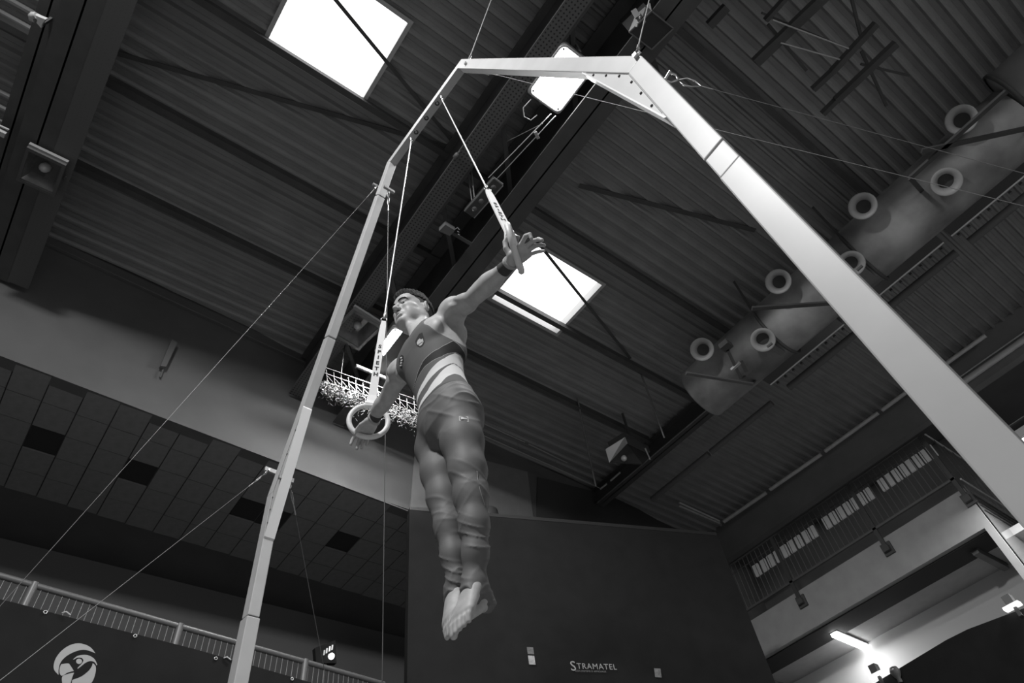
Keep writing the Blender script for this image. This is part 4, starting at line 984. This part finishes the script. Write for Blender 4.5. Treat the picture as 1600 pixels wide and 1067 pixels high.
for s in (1, -1):
    sh = shL if s > 0 else shR; el = elL if s > 0 else elR; wr = wrL if s > 0 else wrR
    # chest, back and shoulder muscles
    BD_.ell(T(.425, s * .075, .068), (tl_ + tu * .25 * s, tu, tf), (.088, .062, .036), .035)
    BD_.ell(T(.37, s * .112, -.030), (tl_, tu, tf), (.040, .115, .060), .03)
    BD_.ell(T(.46, s * .10, -.075), (tl_, tu, tf), (.075, .075, .035), .03)
    BD_.cone(T(.60, s * .03, -.035), sh + tu * .022 - tl_ * s * .03, .042, .036, .04)
    ad = nrm(el - sh)
    BD_.ell(sh + ad * .030 + tu * .006, (ad, np.cross(ad, tf), tf), (.080, .054, .058), .014)
    BD_.cone(T(.47, s * .10, .025), sh + ad * .05, .038, .038, .04)
    BD_.cone(T(.44, s * .13, -.03), sh + ad * .04, .05, .042, .03)
    # upper arm with biceps and triceps, forearm
    L = np.linalg.norm(el - sh); ra = R_(el, 11.6 if s > 0 else 10.5)
    BD_.cone(sh + ad * .03, el, R_(sh, 14.2 if s > 0 else 12.5), ra, .02)
    dn = nrm(-tu - ad * (-tu @ ad))
    BD_.ell(sh + ad * L * .58 + tf * .012 + dn * .0, (ad, np.cross(ad, tf), tf), (.080, .032 if s > 0 else .026, .038 if s > 0 else .030), .012)
    BD_.ell(sh + ad * L * .55 - tf * .014 + dn * .012, (ad, np.cross(ad, tf), tf), (.085, .034 if s > 0 else .028, .034 if s > 0 else .028), .014)
    fd = nrm(wr - el); FLn = np.linalg.norm(wr - el)
    rf = R_(el, 16.4 if s > 0 else 12.8)
    BD_.ell(el + fd * FLn * .30, (fd, np.cross(fd, tf), tf), (.105, rf, rf * .92), .02)
    BD_.cone(el, el + fd * FLn * .45, ra * 1.05, rf * .80, .02)
    BD_.cone(el + fd * FLn * .4, wr, rf * .84, R_(wr, 9.6 if s > 0 else 7.8), .02)
for s in (1, -1):
    sh = shL if s > 0 else shR; ad = nrm((elL if s > 0 else elR) - sh)
    BD_.ell(sh - tu * .095 + ad * .015, (tl_, tu, tf), (.030, .045, .034), .03, 'sub')
    BD_.cone(sh + ad * .085 + tf * .055 + tu * .0, sh + ad * .115 + tf * .050 - tu * .045, .010, .010, .016, 'sub')
# neck
BD_.cone(T(.56, 0, -.015), H(-.025, 0, -.055), .060, .055, .03)
for s in (1, -1): BD_.cone(T(.565, s * .012, .048), H(-.02, s * .058, -.055), .013, .016, .02)
BD_.cone(H(.055, 0, -.085), T(.55, 0, .03), .022, .028, .03)
# skull and face
ax = (hf, hl, hu)
BD_.ell(H(-.012, 0, .032), ax, (.099, .077, .094), .01)
BD_.ell(H(.030, 0, -.018), ax, (.066, .062, .086), .02)
for s in (1, -1):
    BD_.cone(H(.002, s * .052, -.055), H(.078, s * .014, -.098), .021, .017, .03)
    BD_.ell(H(.044, s * .042, -.048), ax, (.040, .023, .042), .025)
    BD_.cone(H(.002, s * .054, -.055), H(-.005, s * .064, .0), .018, .014, .02)
    BD_.ell(H(.062, s * .046, -.014), (hf + hl * s * .6, hl, hu), (.024, .02, .018), .015)
    BD_.cone(H(.070, s * .046, .034), H(.090, s * .012, .031), .0105, .0105, .010)
BD_.ell(H(.085, 0, -.094), ax, (.019, .022, .016), .014)
BD_.ell(H(.040, 0, -.072), ax, (.05, .046, .026), .02)
BD_.ell(H(.055, 0, .055), ax, (.040, .058, .042), .02)
for s in (1, -1): BD_.ell(H(.098, s * .034, .010), ax, (.020, .020, .0125), .008, 'sub')
for s in (1, -1):
    BD_.ell(H(.0745, s * .0335, .010), ax, (.0135, .0155, .012), .003)
    BD_.cone(H(.083, s * .046, .0165), H(.0885, s * .022, .0185), .0042, .0042, .003)
BD_.cone(H(.088, 0, .024), H(.116, 0, -.020), .0085, .0115, .008)
BD_.ell(H(.115, 0, -.023), ax, (.013, .012, .011), .006)
for s in (1, -1):
    BD_.ell(H(.101, s * .013, -.028), ax, (.014, .0085, .009), .005)
    BD_.ell(H(.106, s * .0075, -.0365), ax, (.006, .004, .0035), .002, 'sub')
BD_.ell(H(.086, 0, -.055), ax, (.016, .030, .022), .01)
BD_.cone(H(.096, -.018, -.0545), H(.096, .018, -.0545), .0055, .0055, .004)
BD_.cone(H(.1025, -.006, -.0535), H(.1025, .006, -.0535), .0055, .0055, .004)
BD_.cone(H(.097, -.014, -.0675), H(.097, .014, -.0675), .0068, .0068, .004)
BD_.cone(H(.1065, -.020, -.0607), H(.1065, .020, -.0607), .0022, .0022, .0025, 'sub')
BD_.ell(H(.098, 0, -.080), ax, (.008, .02, .005), .006, 'sub')
for s in (1, -1):
    ec = H(-.016, s * .083, -.002); eo = nrm(hl * s * .9 - hf * .5)
    BD_.ell(ec, (nrm(np.cross(eo, hu)), hu + hf * -.15, eo), (.019, .033, .0105), .004)
    BD_.ell(ec + eo * .007 + hu * .003 + hf * .002, (nrm(np.cross(eo, hu)), hu, eo), (.0105, .021, .0065), .003, 'sub')
    BD_.ell(ec + eo * .002 + hu * .002 + hf * .012, (hf, hu, eo), (.005, .010, .006), .003)
# legs under the trousers and bare feet
for s in (1, -1):
    hip, kn, an, he, tg = (hipL, knL, anL, heL, tgL) if s > 0 else (hipR, knR, anR, heR, tgR)
    BD_.cone(hip, kn, .048, .040, .02); BD_.cone(kn, lerp(kn, an, .35), .042, .040, .02); BD_.cone(lerp(kn, an, .3), an, .039, .027, .02)
    fdv = nrm(tg - an); wax = nrm(tl_ - fdv * (tl_ @ fdv)) * s        # outwards
    dor = np.cross(wax, fdv) * (1 if np.cross(wax, fdv) @ (ORG - an) > 0 else -1)
    FLn = np.linalg.norm(tg - an)
    BD_.cone(an, he, .031, .027, .02); BD_.cone(he, lerp(an, tg, .62) - dor * .02, .024, .014, .02)
    for i in range(5):
        w = (-.030, -.013, .003, .018, .031)[i]
        base = an + fdv * FLn * (.70, .71, .69, .66, .62)[i] + wax * w + dor * (.004, .006, .004, .0, -.006)[i]
        BD_.cone(an + wax * w * .45 + fdv * .01, base, .024 if i < 3 else .021, (.0155, .0135, .0125, .012, .0115)[i], .014)
        tip = base + fdv * FLn * (.29, .27, .25, .24, .21)[i] - dor * .010 - wax * w * .18
        mid_ = lerp(base, tip, .55) + dor * .004
        r = (.0125, .0092, .0088, .0084, .008)[i]
        BD_.cone(base, mid_, r * 1.08, r, .004); BD_.cone(mid_, tip, r, r * .95, .003)
# hands: palm of four rays, four jointed fingers, a thumb leaving the side of the palm
def hand(W, pd, ths, pn, fingers, thumb, wr_r):
    """pd palm direction, ths towards the thumb, pn out of the palm"""
    pd = nrm(pd); ths = nrm(ths - pd * (ths @ pd)); pn = np.cross(pd, ths); 
    kn = []
    for i in range(4):
        w = (.030, .010, -.010, -.028)[i]; ln = (.086, .088, .083, .075)[i]
        Kp = W + pd * ln + ths * w; kn.append(Kp)
        BD_.cone(W + pd * .006 + ths * w * .45, Kp, .0135, .0112, .014)
    BD_.ell(W + pd * .045, (pd, ths, pn), (.048, .036, .0145), .012)
    for i in range(4):
        p = kn[i]; r = (.0092, .0094, .0090, .0078)[i]; seq = fingers[i]; ln = ((.042, .026, .022), (.046, .029, .023), (.043, .027, .022), (.034, .021, .019))[i]
        for j in range(3):
            q = p + nrm(seq[j]) * ln[j]; BD_.cone(p, q, r * (1.05, .97, .90)[j], r * (.97, .90, .80)[j], .003); p = q
    p = W + pd * .022 + ths * .022; BD_.cone(W + pd * .008 + ths * .010, p, .0145, .0145, .014)
    for j, (d_, l_, r_) in enumerate(zip(thumb, (.040, .032, .026), ((.0145, .0115), (.0110, .0102), (.0102, .0085)))):
        q = p + nrm(d_) * l_; BD_.cone(p, q, r_[0], r_[1], .006 if j == 0 else .003); p = q
    return kn
pdL = V(.10, -.98, -.10); thL = V(-1, -.1, .0)
hand(wrL, pdL, thL, None,
     [[V(-.06, -.78, .22), V(.10, -.75, -.55), V(.3, .1, -.9)], [V(.14, -.9, -.12), V(.2, -.8, -.5), V(.3, -.55, -.8)],
      [V(.16, -.9, -.26), V(.22, -.8, -.55), V(.3, -.6, -.75)], [V(.26, -.85, -.38), V(.3, -.8, -.5), V(.36, -.75, -.5)]],
     [V(-.62, -.12, .75), V(-.25, -.30, .90), V(.05, -.75, .5)], None)
pdR = V(.03, .97, -.16); thR = V(-1, .1, 0)
hand(wrR, pdR, thR, None,
     [[V(-.25, .85, -.40), V(-.15, .55, -.8), V(-.1, .3, -.95)], [V(.0, .85, -.45), V(.0, .5, -.85), V(-.02, .15, -1)],
      [V(-.02, .82, -.5), V(-.03, .42, -.9), V(-.05, .1, -1)], [V(-.05, .80, -.55), V(-.06, .4, -.9), V(-.08, .1, -1)]],
     [V(-.42, .88, -.12), V(-.12, .95, -.22), V(.05, .75, -.65)], None)
def skin_mat():
    m = bpy.data.materials.new('skin'); m.use_nodes = True; nt = m.node_tree; b = nt.nodes['Principled BSDF']
    tc = nt.nodes.new('ShaderNodeTexCoord'); n = nt.nodes.new('ShaderNodeTexNoise'); n.inputs['Scale'].default_value = 30; n.inputs['Detail'].default_value = 6
    r = nt.nodes.new('ShaderNodeMapRange'); r.inputs[1].default_value = .3; r.inputs[2].default_value = .7; r.inputs[3].default_value = .38; r.inputs[4].default_value = .49
    nt.links.new(tc.outputs['Object'], n.inputs['Vector']); nt.links.new(n.outputs[0], r.inputs[0]); nt.links.new(r.outputs[0], b.inputs['Base Color'])
    b.inputs['Roughness'].default_value = .5; b.inputs['Specular IOR Level'].default_value = .28
    bp = nt.nodes.new('ShaderNodeBump'); bp.inputs['Strength'].default_value = .05; n2 = nt.nodes.new('ShaderNodeTexNoise'); n2.inputs['Scale'].default_value = 220
    nt.links.new(tc.outputs['Object'], n2.inputs['Vector']); nt.links.new(n2.outputs[0], bp.inputs['Height']); nt.links.new(bp.outputs[0], b.inputs['Normal'])
    return m
SKIN = skin_mat()
body, BP, BQ = BD_.obj('body', SKIN, person, 2)

# hair, eyebrows, eyes
HF = Field(HC - .16, HC + .17, .0030)
HF.ell(H(-.014, 0, .040), ax, (.107, .083, .108), .004)
HF.ell(H(.040, 0, .098), (hf, hl, hu), (.056, .056, .040), .02)
HF.ell(H(-.02, 0, .118), ax, (.080, .062, .034), .02)
def hair_cut(x, y, z):
    dx, dy, dz = x - HC[0], y - HC[1], z - HC[2]; f = dx * hf[0] + dy * hf[1] + dz * hf[2]; l = dx * hl[0] + dy * hl[1] + dz * hl[2]; u = dx * hu[0] + dy * hu[1] + dz * hu[2]
    line = np.where(f > 0, .052 + .22 * f, .052 + .55 * f); return (line - u) * .9
sl, X_ = HF.block(HC - .2, HC + .2)
HF.F[sl] += (.0022 * np.sin(310 * X_[0] + 2 * np.sin(170 * X_[2])) * np.sin(290 * X_[1] + 140 * X_[2]) + .0016 * np.sin(520 * X_[1] + 90 * X_[0])).astype(np.float32)
HF.F[sl] = np.maximum(HF.F[sl], (hair_cut(*X_) + .004 * np.sin(260 * X_[1] + 2 * np.sin(190 * X_[0]))).astype(np.float32))
HAIR = mat('dark_hair', .022, .75, 0, .5, 90.0, spec=.18, bump=.6, bscale=120, stretch=(1, 1, .3))
HF.obj('hair', HAIR, person, 1)
H2 = Field(HC - .14, HC + .15, .0030)
H2.ell(H(-.013, 0, .032), ax, (.1005, .0788, .0955), .004)
def side_cut(x, y, z):
    dx, dy, dz = x - HC[0], y - HC[1], z - HC[2]; f = dx * hf[0] + dy * hf[1] + dz * hf[2]; l = dx * hl[0] + dy * hl[1] + dz * hl[2]; u = dx * hu[0] + dy * hu[1] + dz * hu[2]
    line = np.where(f > -.005, .022 + .75 * f, .006 + .55 * (f + .0)); line = np.where((f > -.004) & (f < .016), -.012, line); return np.maximum((line - u) * .8, f - .062)
sl, X_ = H2.block(HC - .2, HC + .2); H2.F[sl] = np.maximum(H2.F[sl], side_cut(*X_).astype(np.float32))
H2.obj('cropped_hair', mat('cropped_hair', .085, .7, 0, .5, 220.0, spec=.2), person, 1)
bvh = BVHTree.FromPolygons([Vector(p) for p in BP], [tuple(int(i) for i in q) for q in BQ])
def hit(o, d):
    r = bvh.ray_cast(Vector(o), Vector(nrm(d)), 1.0); return (np.array(r[0]), np.array(r[1])) if r[0] is not None else (None, None)
for s in (1, -1):
    pts = []
    for (l, u) in ((.054, .026), (.046, .034), (.034, .0375), (.022, .035), (.013, .030)):
        P, N = hit(H(.2, s * l, u), -hf)
        if P is not None: pts.append(P + N * .0006)
    MB().path(pts, [.0022, .0036, .0042, .0044, .003][:len(pts)], 8).build('eyebrow', HAIR, person)
    P, N = hit(H(.2, s * .033, .0085), -hf)
    mb = MB(); mb.lathe(P - hf * .003, hf, [(.0062, 0), (.0058, .0025), (.003, .0045), (0, .005)], 14); mb.build('iris', mat('dark_iris', .02, .15), person)

# ---------------- leotard: the trunk skin grown by a few millimetres and cut at neck, arms and waist
lo = np.minimum(np.minimum(T(-.02, 0, 0), shL), shR) - V(.16, .05, .02); hi = np.maximum(np.maximum(T(.62, 0, 0), shL), shR) + V(.16, .05, .05)
i0 = np.maximum(((lo - BD_.lo) / BD_.h).astype(int), 0); i1 = np.minimum(((hi - BD_.lo) / BD_.h).astype(int) + 1, BD_.n)
LE = Field(BD_.lo + i0 * BD_.h, BD_.lo + i1 * BD_.h, BD_.h); LE.F = BD_.F[i0[0]:i1[0], i0[1]:i1[1], i0[2]:i1[2]].copy(); LE.n = np.array(LE.F.shape)
xs = [(LE.lo[i] + LE.h * np.arange(LE.n[i])) for i in range(3)]; X_ = np.meshgrid(*xs, indexing='ij', sparse=True)
def tlf(x, y, z):
    dx, dy, dz = x - PEL[0], y - PEL[1], z - PEL[2]
    return (dx * tu[0] + dy * tu[1] + dz * tu[2]) / KT, dx * tl_[0] + dy * tl_[1] + dz * tl_[2], dx * tf[0] + dy * tf[1] + dz * tf[2]
t_, l_, f_ = tlf(*X_)
armx = np.interp(t_, [.27, .315, .355, .405, .44, .50, .56, .62], [.30, .160, .140, .128, .110, .094, .087, .082])
neck = np.where(f_ > -.01, .490 + (np.abs(l_) / .062) ** 2 * .065, .545 + (np.abs(l_) / .06) ** 2 * .03)
cut = np.maximum(np.maximum(np.abs(l_) - armx, (t_ - neck) * KT), (-.03 - t_) * KT)
LE.F = np.maximum(LE.F - .0042, cut.astype(np.float32))
def leo_mat():
    """bands printed on the cloth, from per-vertex trunk coordinates"""
    m = bpy.data.materials.new('leotard_cloth'); m.use_nodes = True; nt = m.node_tree; b = nt.nodes['Principled BSDF']
    a = nt.nodes.new('ShaderNodeAttribute'); a.attribute_name = 'band'
    r = nt.nodes.new('ShaderNodeValToRGB'); cr = r.color_ramp; cr.interpolation = 'CONSTANT'
    stops = [(0.0, .12), (.1175, .60), (.125, .022), (.243, .60), (.25, .12), (.375, .68), (.5, .12), (.625, .68), (.75, .12)]
    cr.elements[0].position = 0; cr.elements[0].color = (stops[0][1],) * 3 + (1,); cr.elements[1].position = stops[1][0]; cr.elements[1].color = (stops[1][1],) * 3 + (1,)
    for p, v in stops[2:]: e = cr.elements.new(p); e.color = (v, v, v, 1)
    nt.links.new(a.outputs['Fac'], r.inputs[0]); nt.links.new(r.outputs[0], b.inputs['Base Color']); b.inputs['Roughness'].default_value = .75; b.inputs['Specular IOR Level'].default_value = .25
    return m
leo, LP, LQ = LE.obj('leotard', leo_mat(), person, 2)
BANDS = [([-90, -32, -10, 21, 37, 60, 77, 88, 97, 105, 140], [.205, .225, .246, .267, .270, .277, .301, .324, .312, .296, .26]),
         ([-90, -32, -3, 19, 34, 61, 90, 103, 110, 140], [.20, .220, .231, .235, .231, .229, .262, .261, .257, .24]),
         ([-90, -50, 3, 43, 67, 90, 103, 110, 140], [.14, .160, .178, .201, .220, .260, .259, .255, .238]),
         ([-90, -44, -3, 38, 59, 83, 105, 140], [.12, .140, .142, .154, .168, .194, .186, .17]),
         ([-90, -38, 7, 44, 65, 83, 105, 140], [.07, .086, .095, .130, .163, .193, .184, .168]),
         ([-90, -33, 15, 46, 59, 77, 90, 105, 140], [.05, .068, .061, .069, .094, .116, .120, .095, .06])]
def band_value(P):
    """which printed band a point of the trunk lies in, from its height and its angle round the trunk"""
    t, l, f = tlf(P[:, 0], P[:, 1], P[:, 2]); th = np.degrees(np.arctan2(l, f))
    b = [np.interp(th, *q) for q in BANDS]
    v = np.clip(1 - (t - b[0]) / .05, 0.02, 1)
    for i in range(5):
        m = t < b[i]; v = np.where(m, i + 1 + np.clip((b[i] - t) / np.maximum(b[i] - b[i + 1], 1e-4), 0, 1), v)
    v = np.where(t < b[5], 6 + np.clip((b[5] - t) / .05, 0, 1), v)
    return v / 8
at_ = leo.data.attributes.new('band', 'FLOAT', 'POINT'); at_.data.foreach_set('value', np.clip(band_value(LP), 0.01, .99).astype(np.float32))

# ---------------- trousers
lo = np.minimum.reduce([hipL, hipR, heL, heR, anL, anR, tgL, tgR]) - V(.14, .16, .06); hi = np.maximum.reduce([hipL, hipR, T(.2, 0, 0), heL, heR]) + V(.16, .16, .06)
TR_ = Field(lo, hi, .0040)
prof_a = [q + .008 for q in prof_a]; prof_b = [q + .010 for q in prof_b]
TR_.put(torso_fn(), tb_lo, tb_hi, .005)
def legpts(s):
    if s > 0: c = [(722, 690, 32.5), (731, 735, 28), (736, 775, 25.5), (741, 820, 22), (743, 865, 19), (741, 900, 16.5)]
    else: c = [(678, 700, 27.5), (686, 740, 27), (693, 778, 24.5), (702, 824, 21.5), (708, 868, 17.5), (713, 912, 13.5)]
    xx = np.linspace(1.005, 1.028, 6); P = [G(a, b, x) for (a, b, _), x in zip(c, xx)]; return P, [R_(p, q[2]) for p, q in zip(P, c)]
for s in (1, -1):
    P, r = legpts(s); hip = hipL if s > 0 else hipR; an, he = (anL, heL) if s > 0 else (anR, heR)
    TR_.cone(hip, P[0], .066, r[0], .03); TR_.chain(P, r, .03)
    TR_.cone(P[-1], an, r[-1] * .95, .035, .02); TR_.cone(an, he, .0355, .0335, .02)
    tg = tgL if s > 0 else tgR; TR_.cone(an, an + nrm(tg - an) * .055, .0355, .034, .015)
    TR_.ell(T(-.03, s * .048, -.050), (tl_, tu, tf), (.066, .10, .058), .03)
# folds of the cloth
xs = [(TR_.lo[i] + TR_.h * np.arange(TR_.n[i])) for i in range(3)]; X_ = np.meshgrid(*xs, indexing='ij', sparse=True)
t_, l_, f_ = tlf(*X_)
z_ = X_[2] - PEL[2]
w1 = np.clip((-z_ - .36) / .30, 0, 1)
def ridge(ph, sharp=3): return (1 - np.abs(np.sin(ph / 2))) ** sharp
m1 = np.clip(.5 + np.sin(19 * z_ + 33 * l_ + 1.0) * .9, 0, 1); m2 = np.clip(.5 + np.sin(27 * z_ - 41 * l_ + 2.0) * .9, 0, 1)
fold = -.0050 * w1 * m1 * ridge(120 * (z_ + .9 * l_ + .4 * f_) + 2.2 * np.sin(30 * l_ + 11 * z_))
fold = fold - .0045 * w1 * m2 * ridge(105 * (z_ - .8 * l_ + .5 * f_) + 2.0 * np.sin(26 * f_ + 15 * z_))
wk = np.exp(-((z_ + .42) / .10) ** 2); fold = fold - .0035 * wk * m1 * ridge(95 * (z_ + .6 * l_ - .6 * f_) + 1.5 * np.sin(31 * l_))
w2 = np.exp(-((z_ + .06) / .10) ** 2); fold = fold - .0035 * w2 * ridge(75 * (z_ * .75 + .75 * np.abs(l_)) + 1.0 + np.sin(22 * f_))
w3 = np.exp(-((z_ - .01) / .05) ** 2); fold = fold - .0040 * w3 * ridge(90 * (z_ - .35 * l_) + 2 * np.sin(30 * l_))
TR_.F = TR_.F + fold.astype(np.float32)
TR_.F = np.maximum(TR_.F, ((t_ - .066 + .26 * f_) * KT).astype(np.float32))
for s in (1, -1):
    an, he, tg = (anL, heL, tgL) if s > 0 else (anR, heR, tgR)
    fdv = nrm(tg - an); wax = nrm(tl_ - fdv * (tl_ @ fdv)); dor = np.cross(wax, fdv); dor = dor if dor @ (ORG - an) > 0 else -dor
    # opening over the instep, the strap under the foot stays
    TR_.ell(an + fdv * .128 + dor * .044, (fdv, wax, dor), (.084, .070, .060), .004, 'sub')
def trouser_mat():
    m = mat('grey_trouser_cloth', .135, .62, 0, .10, 10.0, spec=.35, bump=.06, bscale=300); return m
tro, TP, TQ = TR_.obj('trousers', trouser_mat(), person, 2)
tbvh = BVHTree.FromPolygons([Vector(p) for p in TP], [tuple(int(i) for i in q) for q in TQ])
lbvh = BVHTree.FromPolygons([Vector(p) for p in LP], [tuple(int(i) for i in q) for q in LQ])
# cords and waistband
def on(bv, px, py):
    r = bv.ray_cast(Vector(ORG), Vector(ray(px, py)), 6.0); return (np.array(r[0]), np.array(r[1])) if r[0] is not None else (None, None)
def sticker(bv, outline, m, name, parent, lift=.0012):
    P = []
    for (x, y) in outline:
        p, n = on(bv, x, y)
        if p is None: return None
        P.append(p + n * lift)
    c = sum(P) / len(P); mb = MB(); k = len(P); mb.add([c] + P, [(0, 1 + i, 1 + (i + 1) % k) for i in range(k)], True)
    return mb.build(name, m, parent)
PD, PL = mat('patch_dark', .03, .6), mat('patch_light', .62, .6)
def poly(cx, cy, pts, s=1.0): return [(cx + x * s, cy + y * s) for (x, y) in pts]
# shield on the left breast: dark flame above a pale shield with a bar
sticker(lbvh, [(655, 522), (660, 519.5), (662, 526), (663.5, 534), (661, 540), (656.5, 542.5), (651.5, 540), (649, 534), (651, 529)], PD, 'badge', leo)
sticker(lbvh, [(653.5, 531.5), (656, 529), (658.5, 530.5), (661, 529), (662, 534), (660, 538.5), (656.5, 540.8), (653, 539), (651.5, 536)], PL, 'badge_shield', leo, .002)
sticker(lbvh, [(653.5, 538.6), (660.8, 533.6), (661, 535), (654.6, 540)], mat('patch_mid', .2, .6), 'badge_bar', leo, .0028)
sticker(lbvh, [(627.5, 554.5), (630.5, 556), (631, 563), (628.5, 575.5), (625, 573), (623.2, 566), (625, 558)], PD, 'badge', leo)
for i, (x, y) in enumerate(((627.4, 559), (628.2, 563), (627.2, 567), (626.6, 571))):
    sticker(lbvh, [(x - 1.5, y - .6), (x + 1.4, y - 1.6), (x + 1.2, y + .6), (x - 1.4, y + 1.5)], PL, 'badge_mark', leo, .002)
# small framed emblem on the left hip of the trousers
sticker(tbvh, [(717.2, 650.2), (731.2, 651.2), (732.2, 659.2), (717.6, 657.8)], PL, 'hip_emblem', tro)
sticker(tbvh, [(718.4, 651.3), (730.2, 652.2), (731, 658), (718.7, 656.7)], mat('patch_grey', .14, .6), 'hip_emblem_field', tro, .002)
sticker(tbvh, [(719.6, 652.4), (722.5, 652), (724.5, 653.4), (729.6, 654.4), (729.6, 655.2), (723, 655.6), (720.6, 656.1)], PL, 'hip_emblem_mark', tro, .0028)
pp = [on(tbvh, *q) for q in ((745.3, 736), (746.3, 748), (749, 762), (753, 776), (757.5, 790))]
MB().path([p + n * .0008 for p, n in pp if p is not None], .0012, 6).build('side_piping', mat('piping_grey', .28, .6), tro)
# wrist bandages
for (wr, el, dk, n1, n2, rr) in ((wrL, elL, 1, -.060, -.006, 10.4), (wrR, elR, 1, -.042, -.004, 8.8)):
    d = nrm(wr - el); WB = Field(wr - .11, wr + .09, .0032); r0 = R_(wr, rr)
    WB.cone(wr + d * n1, wr + d * n2, r0 * 1.16, r0 * 1.02, .004)
    x = np.meshgrid(*[(WB.lo[i] + WB.h * np.arange(WB.n[i])) for i in range(3)], indexing='ij', sparse=True)
    s_ = (x[0] - wr[0]) * d[0] + (x[1] - wr[1]) * d[1] + (x[2] - wr[2]) * d[2]
    WB.F = np.maximum(WB.F, np.maximum(n1 - s_, s_ - n2).astype(np.float32)); WB.obj('wrist_bandage', mat('bandage_dark', .045, .8, 0, .2, 40), person, 2)
    W2 = Field(wr - .11, wr + .09, .0030); W2.cone(wr + d * n1, wr + d * .02, r0 * 1.22, r0 * 1.30, .004)
    x = np.meshgrid(*[(W2.lo[i] + W2.h * np.arange(W2.n[i])) for i in range(3)], indexing='ij', sparse=True)
    tilt = nrm(d + tf * .25); s_ = (x[0] - wr[0]) * tilt[0] + (x[1] - wr[1]) * tilt[1] + (x[2] - wr[2]) * tilt[2]
    W2.F = np.maximum(W2.F, np.maximum(-.010 - s_, s_ - .004).astype(np.float32)); W2.obj('wrist_strap', mat('bandage_pale', .36, .7), person, 2)
